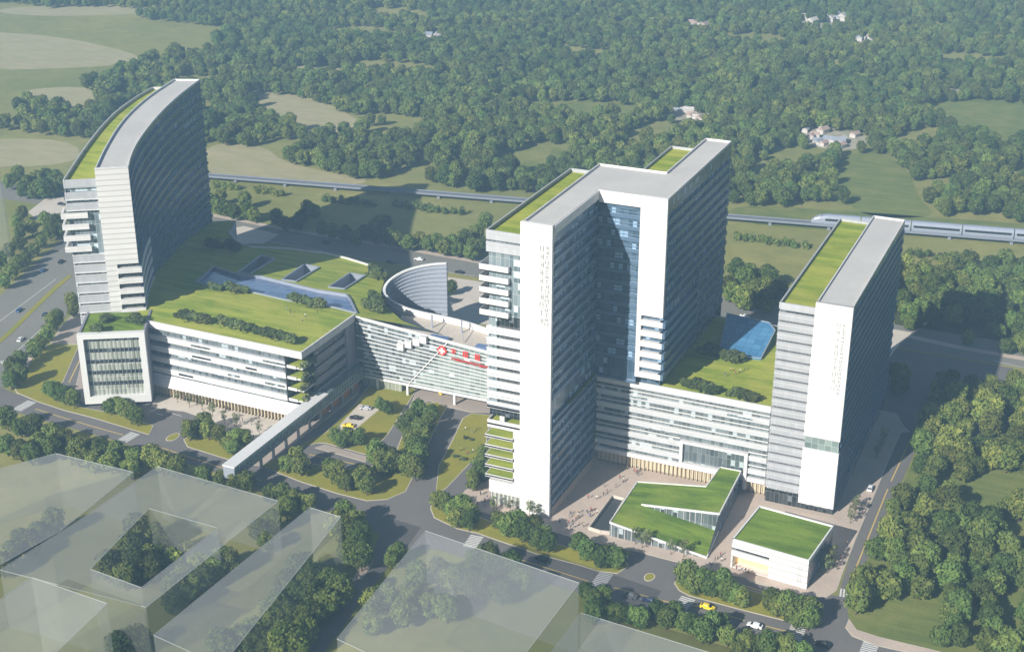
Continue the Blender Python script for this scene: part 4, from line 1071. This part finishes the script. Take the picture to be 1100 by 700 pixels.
for k, (x, y, s, lab, grp) in enumerate(ind):
    i = k % 5
    t = PROT[i] if not used[i] else copy_tree(PROT[i])
    used[i] = True
    t.location = (x, y, 0); t.rotation_euler = (0, 0, random.uniform(0, 6.28)); t.scale = (s, s, s*random.uniform(.9, 1.1))
    tag(t, lab, 'tree', grp)
me = bpy.data.meshes.new('woodland'); me.from_pydata([(f[0], f[1], 0) for f in rest], [], [])
at_ = me.attributes.new('size', 'FLOAT', 'POINT'); at_.data.foreach_set('value', [f[2] for f in rest])
wo = bpy.data.objects.new('woodland', me); COL.objects.link(wo); tag(wo, kind='stuff')
me.materials.append(M['leaf'])
lowres = [c for pr in PROT for c in pr.children if c.name.startswith('crown')]
ng = bpy.data.node_groups.new('scatter', 'GeometryNodeTree')
ng.interface.new_socket('Geometry', in_out='INPUT', socket_type='NodeSocketGeometry'); ng.interface.new_socket('Geometry', in_out='OUTPUT', socket_type='NodeSocketGeometry')
gi = ng.nodes.new('NodeGroupInput'); go = ng.nodes.new('NodeGroupOutput')
jn = ng.nodes.new('GeometryNodeJoinGeometry')
for c in lowres:
    oi = ng.nodes.new('GeometryNodeObjectInfo'); oi.inputs['Object'].default_value = c; oi.inputs['As Instance'].default_value = True
    ng.links.new(oi.outputs['Geometry'], jn.inputs[0])
ip = ng.nodes.new('GeometryNodeInstanceOnPoints'); ip.inputs['Pick Instance'].default_value = True
ng.links.new(gi.outputs[0], ip.inputs['Points']); ng.links.new(jn.outputs[0], ip.inputs['Instance'])
rv = ng.nodes.new('FunctionNodeRandomValue'); rv.data_type = 'INT'; rv.inputs['Min'].default_value = 0; rv.inputs['Max'].default_value = 4
for s in rv.inputs:
    if s.type == 'INT' and s.name == 'Min': s.default_value = 0
    if s.type == 'INT' and s.name == 'Max': s.default_value = 4
ng.links.new([s for s in rv.outputs if s.type == 'INT'][0], ip.inputs['Instance Index'])
rr = ng.nodes.new('FunctionNodeRandomValue'); rr.data_type = 'FLOAT_VECTOR'
vi = [s for s in rr.inputs if s.type == 'VECTOR']; vi[0].default_value = (0, 0, 0); vi[1].default_value = (0, 0, 6.28)
ng.links.new([s for s in rr.outputs if s.type == 'VECTOR'][0], ip.inputs['Rotation'])
na = ng.nodes.new('GeometryNodeInputNamedAttribute'); na.data_type = 'FLOAT'; na.inputs['Name'].default_value = 'size'
ng.links.new(na.outputs['Attribute'], ip.inputs['Scale'])
ng.links.new(ip.outputs[0], go.inputs[0])
md_ = wo.modifiers.new('scatter', 'NODES'); md_.node_group = ng

# saplings on the pavements
SP = tree_proto('sapling', 300, 260, .2, 9, M['leafpale'], 1.9, 6.2, 1.6, 4)
first = True
def saplings(name, pts, z=3, grp='slim young trees on the paving'):
    global first
    for k, p in enumerate(sorted(pts)):
        t = SP if first else copy_tree(SP)
        first = False
        x, y = at(p[0], p[1], z); t.location = (x, y, .15); s = random.uniform(.85, 1.15); t.scale = (s, s, s); t.rotation_euler = (0, 0, random.uniform(0, 6))
        tag(t, '%s slim tree from left %s' % (ORD[k], name), 'tree', grp)
saplings('on the pale paving in front of the left podium', [(190, 425), (203, 430), (216.6, 433), (240.6, 447), (253.5, 451), (278, 458), (228, 440)])
saplings('at the foot of the tallest tower', [(530, 541), (548, 543), (569, 546), (578, 548)])
saplings('along the front of the folded pavilion', [(683, 576), (695, 579), (721, 587), (735, 590), (690, 580)])
saplings('along the side street beside the right tower', [(918, 546), (921, 538), (889, 607), (894, 594), (892, 600), (949, 468), (943, 484), (946, 476), (914, 554)])

# roof shrubs
def shrub_proto(seed):
    mb = MB(); foliage(mb, 0, 0, 0, 2.4, 2.0, 2.6, 620, .27, 9, seed, .1)
    root = empty('shrub'); mb.build('foliage', M['leafshrub'], root)
    MB().cyl(0, 0, 0, 1.4, .12, .06, 6).build('stem', M['bark'], root)
    return root
SHP = [shrub_proto(400+i) for i in range(3)]; su = [False]*3; kk = 0
def shrubs(name, pts, zfun, grp, sc=1.0):
    global kk
    for k, p in enumerate(sorted(pts)):
        i = kk % 3; kk += 1
        t = SHP[i] if not su[i] else copy_tree(SHP[i]); su[i] = True
        x, y = p[2] if len(p) > 2 else zfun(p)
        z = zfun(p, 1)
        t.location = (x, y, z); s = sc*1.45*random.uniform(.85, 1.2); t.scale = (s*1.15, s, s); t.rotation_euler = (0, 0, random.uniform(-.4, .4))
        tag(t, '%s shrub from left %s' % (ORD[k], name), 'shrub', grp)
def lroof(p, w=0):
    x, y = AR([(p[0], p[1]+3)])[0]
    return zroof(x, y) if w else (x, y)
def flat(zz):
    return lambda p, w=0: zz if w else at(p[0], p[1]+3, zz)
shrubs('in the front row on the left podium roof', [(195, 338), (203, 340), (211, 342), (219, 344), (240, 345), (248, 347), (256, 350), (264, 352), (279, 356), (287, 358), (296, 360), (305, 362), (313, 365)], lroof, 'shrubs in the front row on the left podium roof', 1.0)
shrubs('behind the skylight strip on the left podium roof', [(229, 307), (236, 309), (246, 308), (254, 311), (263, 312), (316, 320), (324, 322), (332, 325), (341, 327)], lroof, 'shrubs along the skylight strip', .95)
shrubs('at the back of the left podium roof', [(228, 262), (236, 264), (246, 263), (254, 266), (401, 295), (409, 297), (405, 291), (403, 320), (409, 325), (400, 328), (406, 332)], lroof, 'shrubs at the back of the left podium roof', 1.1)
shrubs('on the roof of the glass fronted box', [(112, 343), (119, 341), (150, 344), (105, 353), (145, 342)], flat(30.2), 'shrubs on the box roof', .9)
shrubs('in the front row on the right podium roof', [(740, 412), (748, 414), (757, 417), (766, 420), (790, 422), (799, 425), (808, 428)], flat(34.2), 'shrubs in the front row on the right podium roof', 1.0)
shrubs('before the blue glass pavilion', [(771, 379), (778, 381), (785, 385), (792, 384), (762, 377)], flat(34.2), 'shrubs before the blue glass pavilion', 1.0)
shrubs('on the left lawns beside the drives', [(500, 468), (507, 470), (490, 488), (497, 491)], flat(0.15), 'low shrubs on the triangular lawn', .35)

# hedgerows along the rail line
def hedge(px0, px1, py0, py1, label):
    a = Vector(at(px0, py0)); b = Vector(at(px1, py1)); Lh = (b-a).length; c = (a+b)/2; ang = math.atan2(b.y-a.y, b.x-a.x)
    root = empty('hedgerow', (c.x, c.y, 0), ang, label, 'hedge', 'hedgerows along the railway line')
    mb = MB(); n = int(Lh/4)
    for i in range(n): foliage(mb, -Lh/2+(i+.5)*Lh/n, random.uniform(-1.5, 1.5), 0, 3.4, 3, 4.6, 330, .38, 6, 700+i+int(px0), .1)
    mb.build('foliage', M['leaf'], root)
    tm = MB()
    for i in range(n): tm.cyl(-Lh/2+(i+.5)*Lh/n, 0, 0, 2.5, .15, .06, 5)
    tm.build('stems', M['bark'], root)
for i, (q, d) in enumerate([((228, 258, 201, 205), 'nearest the curved tower'), ((275, 308, 206, 211), 'second from the curved tower'), ((346, 404, 216, 222), 'in front of the rail line, third from the left'), ((420, 498, 221, 232), 'in front of the rail line, left of the tallest tower'),
                          ((786, 868, 256, 268), 'left of the train, right of the tallest tower'), ((973, 1032, 274, 281), 'below the middle of the train'), ((1062, 1108, 284, 290), 'below the tail of the train'), ((590, 600, 240, 241), 'half hidden behind the tallest tower')]):
    hedge(q[0], q[1], q[2], q[3], 'low bushy hedge '+d)

# ------------------------------------------------------------------ railway and train
ra = Vector(at(225, 188, 3)); rb = Vector(at(1100, 257, 3)); rd = (rb-ra).normalized()
yb = lambda x: ra.y+(x-ra.x)*rd.y/rd.x
T = empty('railway_viaduct', (0, yb(0), 0), math.atan2(rd.y, rd.x), 'long low pale railway viaduct crossing the fields behind the towers', 'viaduct')
mb = MB().box(-400, 500, -2.3, 2.3, 2.3, 3.0).box(-400, 500, -2.5, -2.3, 2.3, 3.4).box(-400, 500, 2.3, 2.5, 2.3, 3.4)
mb.build('deck', M['railbed'], T)
for k in range(30): MB().box(-399+k*30, -397.4+k*30, -1.2, 1.2, 0, 2.2).build('pier', M['railbed'], T)
MB().box(-400, 500, -.95, -.8, 3.0, 3.15).box(-400, 500, .8, .95, 3.0, 3.15).build('rail', M['dark'], T)
tx = at(868, 240, 5)[0]
T = empty('train', (tx, yb(tx), 3.2), math.atan2(rd.y, rd.x), 'pale silver passenger train with a dark window band on the viaduct at the right', 'train')
prof = [(-1.9, 0), (-2.1, 1.0), (-2.1, 3.2), (-1.7, 4.4), (-.9, 4.9), (.9, 4.9), (1.7, 4.4), (2.1, 3.2), (2.1, 1.0), (1.9, 0)]
def carbody(x0, x1, nose=0):
    mb = MB(); st = [(x0, 1, 0), (x1, 1, 0)]
    if nose: st = [(x0, .35, .1), (x0+1.5, .62, .05), (x0+4, .85, 0), (x0+8, 1, 0), (x1, 1, 0)]
    rings = [[(x, p[0]*(s*.4+.6), .1+p[1]*s) for p in prof] for x, s, _ in st]
    for a, b in zip(rings, rings[1:]):
        for i in range(len(prof)): j = (i+1) % len(prof); mb.face([a[i], b[i], b[j], a[j]])
    mb.face(rings[0]); mb.face(rings[-1][::-1]); return mb
xx = 0
for k in range(6):
    cb = carbody(xx, xx+24.5, k == 0).build('carriage', M['trainwhite'], T)
    x0 = xx+(7 if k == 0 else 1)
    MB().box(x0, xx+23.5, -2.16, -2.08, 2.0, 3.2).box(x0, xx+23.5, 2.08, 2.16, 2.0, 3.2).build('window_band', M['carwin'], cb)
    if k == 0: MB().face([(2.2, -1.25, 3.35), (5.5, -1.5, 4.5), (5.5, 1.5, 4.5), (2.2, 1.25, 3.35)]).build('windscreen', M['carwin'], cb)
    xx += 25

# ------------------------------------------------------------------ vehicles
def rounded(mb, secs, mat=None):
    rings = []
    for x, w, z0, z1, wt in secs: rings.append([(x, -w, z0), (x, -w, z0+(z1-z0)*.6), (x, -wt, z1), (x, wt, z1), (x, w, z0+(z1-z0)*.6), (x, w, z0)])
    for a, b in zip(rings, rings[1:]):
        for i in range(6): j = (i+1) % 6; mb.face([a[i], a[j], b[j], b[i]][::-1], mat)
    mb.face(rings[0], mat); mb.face(rings[-1][::-1], mat)
def car(px, py, head, paint, label, z=.1):
    x, y = at(px, py, .7)
    root = empty('car', (x, y, z), head, label, 'car')
    mb = MB(); rounded(mb, [(-2.3, .75, .35, .85, .65), (-2.1, .88, .25, .98, .8), (-1.2, .9, .22, 1.0, .84), (1.0, .9, .22, .95, .84), (2.0, .86, .25, .78, .76), (2.35, .7, .35, .62, .6)])
    rounded(mb, [(-1.35, .72, .97, 1.38, .56), (-1.0, .74, .97, 1.42, .6), (.25, .74, .97, 1.42, .6), (.5, .72, .95, 1.36, .56)])
    b = mb.build('body', paint, root)
    w = MB(); w.face([(.55, -.66, 1.32), (.55, .66, 1.32), (1.3, .76, .93), (1.3, -.76, .93)][::-1]); w.face([(-1.38, -.6, 1.3), (-1.38, .6, 1.3), (-1.95, .72, .99), (-1.95, -.72, .99)])
    for s in (-1, 1): w.face([(-1.2, s*.755, 1.0), (.6, s*.755, 1.0), (.35, s*.66, 1.33), (-1.0, s*.66, 1.33)])
    w.build('windows', M['carwin'], root)
    for wx in (-1.35, 1.4):
        for s in (-1, 1):
            m_ = MB(); n = 12; a = [(wx+.33*math.cos(6.283*i/n), s*.94, .33+.33*math.sin(6.283*i/n)) for i in range(n)]; c_ = [(p[0], s*.7, p[2]) for p in a]
            for i in range(n): j = (i+1) % n; m_.face([a[i], a[j], c_[j], c_[i]])
            m_.face(a); m_.build('wheel', M['tyre'], root)
    for s in (-1, 1): MB().box(2.22, 2.37, s*.62-.15, s*.62+.15, .5, .63).build('headlight', M['lamp'], root)
PA = {k: plain('car_paint_'+k, c, .25, var=.02, sp=.6) for k, c in dict(yellow=(.85, .62, .02), white=(.8, .8, .8), black=(.015, .015, .018), blue=(.06, .12, .25), grey=(.12, .13, .15), palegrey=(.4, .42, .45), navy=(.03, .05, .12)).items()}
def hd(p, q): a = at(*p); b = at(*q); return math.atan2(b[1]-a[1], b[0]-a[0])
h1 = hd((743, 640), (848, 668)); h2 = hd((540, 581), (642, 614)); h3 = hd((37, 334), (75, 295)); hp = hd((360, 462), (384, 430))
car(760, 651, h1, PA['yellow'], 'yellow car driving along the right road behind the crosswalk')
car(811, 671, h1+PI, PA['white'], 'white car on the near lane of the right road')
car(884, 691, h1+PI, PA['black'], 'black car at the crossing by the bottom edge')
car(583, 600, h2, PA['black'], 'black car on the road in front of the tallest tower')
car(697, 644, h2+PI, PA['navy'], 'dark blue car on the shaded lane near the small round island')
car(677, 639, h2+PI, PA['grey'], 'grey car on the shaded lane left of a dark blue one')
car(393, 438, hp+PI/2, PA['palegrey'], 'grey car parked at the far end of the small parking lot', .25)
car(381.5, 448.5, hp+PI/2, PA['black'], 'black car parked in the middle of the small parking lot', .25)
car(374, 457, hp+PI/2, PA['yellow'], 'yellow car parked at the near end of the small parking lot', .25)
car(48, 338, h3+PI, PA['navy'], 'dark blue car on the left avenue beside the tree row')
car(22, 364, h3, PA['white'], 'white car on the left avenue near the crosswalk')
car(20, 333, h3+PI, PA['blue'], 'blue car in the shaded lanes of the left avenue')
car(65, 281, h3+PI, PA['black'], 'black car in the shade behind the curved tower')
car(46, 290, h3, PA['blue'], 'blue car in the shade at the avenue edge')
car(66, 219, 0, PA['black'], 'black car on the back road left of the curved tower')
car(450, 278, PI, PA['white'], 'white car on the back road left of the tallest tower')
car(493, 292, PI, PA['black'], 'black car on the back road beside the tallest tower')
car(420, 281, 0, PA['navy'], 'dark car on the back road in the shadow edge')
car(350, 260, 0, PA['navy'], 'dark car on the shaded part of the back road')
car(800, 339, PI, PA['white'], 'white car on the back road between the two right towers')
car(935, 524, PI/2, PA['white'], 'white car on the paving beside the right tower', .25)
car(477, 421, 1.2, PA['yellow'], 'yellow car under the edge of the glass hall', .2)

# ------------------------------------------------------------------ people
def person_mesh(pose, shirt, trousers):
    me = bpy.data.meshes.new('skeleton')
    w = [(.22, 1.3), (-.05, 1.0)][pose % 2][0]*1.0
    st = [.28, .1, .18][pose]
    V_ = [(0, 0, .98), (0, 0, 1.2), (0, .01, 1.42), (0, 0, 1.52), (0, .02, 1.66), (0, .01, 1.76),
          (.2, 0, 1.42), (.27, .05*pose, 1.14), (.25, .18, .9), (-.2, 0, 1.42), (-.27, -.05, 1.14), (-.25, .12*pose, .88),
          (.1, 0, .93), (.11, st*.6, .5), (.11, st, .08), (.11, st+.16, .04), (-.1, 0, .93), (-.11, -st*.3, .5), (-.11, -st, .1), (-.11, -st+.16, .04)]
    E_ = [(0, 1), (1, 2), (2, 3), (3, 4), (4, 5), (2, 6), (6, 7), (7, 8), (2, 9), (9, 10), (10, 11), (0, 12), (12, 13), (13, 14), (14, 15), (0, 16), (16, 17), (17, 18), (18, 19)]
    rad = [.15, .15, .16, .06, .105, .08, .07, .05, .04, .07, .05, .04, .1, .07, .05, .04, .1, .07, .05, .04]
    me.from_pydata(V_, E_, []); o = bpy.data.objects.new('tmp', me); COL.objects.link(o)
    sk = o.modifiers.new('s', 'SKIN'); o.modifiers.new('b', 'SUBSURF').levels = 1
    for i, r in enumerate(rad): me.skin_vertices[0].data[i].radius = (r, r*.8 if i < 3 else r)
    me.skin_vertices[0].data[0].use_root = True
    dg = bpy.context.evaluated_depsgraph_get(); m2 = bpy.data.meshes.new_from_object(o.evaluated_get(dg))
    bpy.data.objects.remove(o)
    m2.materials.clear()
    for mm in (M['skin'], shirt, trousers, M['hair']): m2.materials.append(mm)
    for p in m2.polygons:
        z = p.center.z; x = abs(p.center.x)
        p.material_index = 3 if (z > 1.72 or (z > 1.6 and p.center.y < -.02)) else 0 if z > 1.47 or (x > .21 and z < .98) else 1 if z > .98 or x > .21 else 2
        p.use_smooth = True
    m2.name = 'person'; return m2
SH = {'white': (.75, .75, .75), 'dark': (.04, .04, .06), 'red': (.4, .06, .05), 'blue': (.08, .15, .35), 'tan': (.45, .35, .22)}
pm = []
for i, (n_, c) in enumerate(SH.items()):
    pm.append((n_, person_mesh(i % 3, plain('cloth_'+n_, c, .9), plain('trousers_%d' % i, [(.03, .03, .05), (.06, .06, .08), (.05, .05, .12), (.3, .27, .22), (.02, .02, .02)][i], .9))))
def people(place, pts, z=.17, rz=None):
    for k, p in enumerate(pts):
        n_, me = pm[(k*3+len(place)) % 5]
        o = bpy.data.objects.new('person', me); COL.objects.link(o)
        x, y = at(p[0], p[1], z); o.location = (x, y, z if not rz else rz(x, y)); o.rotation_euler = (0, 0, random.uniform(0, 6.28))
        tag(o, 'person in %s top %s' % (n_, place), 'person', 'people '+place)
R = random.Random(31)
def scat(poly, n):
    xs = [p[0] for p in poly]; ys = [p[1] for p in poly]; o = []
    while len(o) < n:
        q = (R.uniform(min(xs), max(xs)), R.uniform(min(ys), max(ys)))
        if inpoly(*q, poly): o.append(q)
    return o
people('walking on the pink plaza right of the tallest tower', scat([(600, 560), (650, 520), (690, 500), (660, 530), (625, 572)], 26)+[(601, 561), (612, 565), (613, 568), (622, 564), (632, 535), (641, 536)])
people('near the podium entrance wall', scat([(672, 503), (690, 500), (700, 508), (680, 516)], 8))
people('on the pale paving before the left podium', scat([(246, 452), (285, 450), (275, 468), (240, 465)], 12))
people('on the paving at the foot of the tallest tower', scat([(498, 532), (520, 530), (540, 548), (515, 546)], 9))
people('on the paving between the two low pavilions', [(762, 607), (768, 602), (771, 600), (774, 597), (775, 603), (764, 609), (820, 520)])
people('in front of the warm lit opening of the low pavilion', [(791, 611), (794, 613), (797, 614), (801, 614), (804, 616)])
people('along the shaded paving beside the right tower', [(906, 596), (910, 585), (903, 600), (931, 545), (926, 552), (936, 528), (899, 606)])
people('on the triangular lawn by the drive', [(500, 462), (507, 465), (512, 462), (495, 484), (502, 488), (508, 486)])
people('strolling on the left podium roof', [(308, 333), (312, 336), (325, 345), (341, 336), (328, 340)], ZL, zroof)
people('strolling on the right podium roof lawn', [(785, 399), (790, 402), (795, 400), (779, 404), (800, 398)], ZP)

# ------------------------------------------------------------------ village far off
R = random.Random(5)
hm = None
def house(x, y, s, rot, label, roofm):
    root = empty('house', (x, y, 0), rot, label, 'house', 'small houses in the far village')
    MB().box(-5*s, 5*s, -3.5*s, 3.5*s, 0, 4*s).build('wall', M['housewall'], root)
    mb = MB(); a, b, c, z0, z1 = 5.5*s, 4*s, 0, 4*s, 6.3*s
    mb.face([(-a, -b, z0), (a, -b, z0), (a, 0, z1), (-a, 0, z1)]); mb.face([(a, b, z0), (-a, b, z0), (-a, 0, z1), (a, 0, z1)]); mb.face([(a, -b, z0), (a, b, z0), (a, 0, z1)]); mb.face([(-a, b, z0), (-a, -b, z0), (-a, 0, z1)])
    mb.build('roof', roofm, root)
for pl, n, nm, s in (([(718, 122), (740, 118), (764, 126), (758, 131), (722, 128)], 9, 'left', 1.0), ([(856, 142), (880, 136), (920, 143), (932, 153), (912, 160), (870, 156)], 14, 'right', 1.0),
                  ([(858, 20), (900, 18), (912, 22), (866, 28)], 7, 'farthest', 1.4), ([(735, 23), (765, 31), (750, 31)], 5, 'topmost', 1.3), ([(914, 42), (936, 41), (936, 45), (916, 45)], 4, 'upper right', 1.2), ([(455, 38), (480, 37), (478, 44), (458, 43)], 4, 'upper left', 1.2)):
    for q in scat(pl, n):
        x, y = at(*q); house(x, y, s*R.uniform(.45, .75), R.choice([0, .3, 1.57, 1.2]), 'small pale house in the %s far village cluster' % nm, R.choice([M['terracotta'], M['housewall'], M['steel']]))

# ------------------------------------------------------------------ air, sky, sun
SUN_EL = math.radians(30); sd = Vector((.278, .96, 0)).normalized()      # the way shadows fall
mb = MB().box(-4600, 3600, -1600, 6100, -1, 262); hz_ = mb.build('haze', M['white']); tag(hz_, kind='stuff')
m = bpy.data.materials.new('air'); m.use_nodes = True; nt = m.node_tree; nt.nodes.clear()
out_ = nt.nodes.new('ShaderNodeOutputMaterial'); pv = nt.nodes.new('ShaderNodeVolumePrincipled')
pv.inputs['Color'].default_value = (.36, .60, .88, 1); pv.inputs['Density'].default_value = .00030; pv.inputs['Anisotropy'].default_value = .0
nt.links.new(pv.outputs[0], out_.inputs['Volume'])
hz_.data.materials.clear(); hz_.data.materials.append(m)
w = bpy.data.worlds.new('World'); S.world = w; w.use_nodes = True; nt = w.node_tree
sky = nt.nodes.new('ShaderNodeTexSky'); sky.sky_type = 'NISHITA'; sky.sun_disc = False; sky.sun_elevation = SUN_EL
src = -sd; sky.sun_rotation = math.atan2(src.x, src.y)
bg = nt.nodes['Background']; nt.links.new(sky.outputs[0], bg.inputs[0]); bg.inputs[1].default_value = .05
ld = bpy.data.lights.new('sun', 'SUN'); ld.energy = 4.9; ld.angle = math.radians(.55); ld.color = (1, .95, .87)
lo_ = bpy.data.objects.new('sun', ld); COL.objects.link(lo_); lo_.location = (0, -200, 600)
dirv = Vector((sd.x*math.cos(SUN_EL), sd.y*math.cos(SUN_EL), -math.sin(SUN_EL)))
lo_.rotation_euler = dirv.to_track_quat('-Z', 'Y').to_euler()
S.view_settings.view_transform = 'Standard'; S.view_settings.look = 'None'; S.view_settings.exposure = 0.68; S.view_settings.gamma = 1
S.cycles.max_bounces = 6; S.cycles.transparent_max_bounces = 12; S.cycles.volume_bounces = 1
S.cycles.diffuse_bounces = 3; S.cycles.glossy_bounces = 2

import re as _re
for o in bpy.data.objects:
    if o.parent is None and 'label' in o and len(_re.findall(r"[A-Za-z0-9']+", o['label'])) > 16: print('LONG', o.name, o['label'])
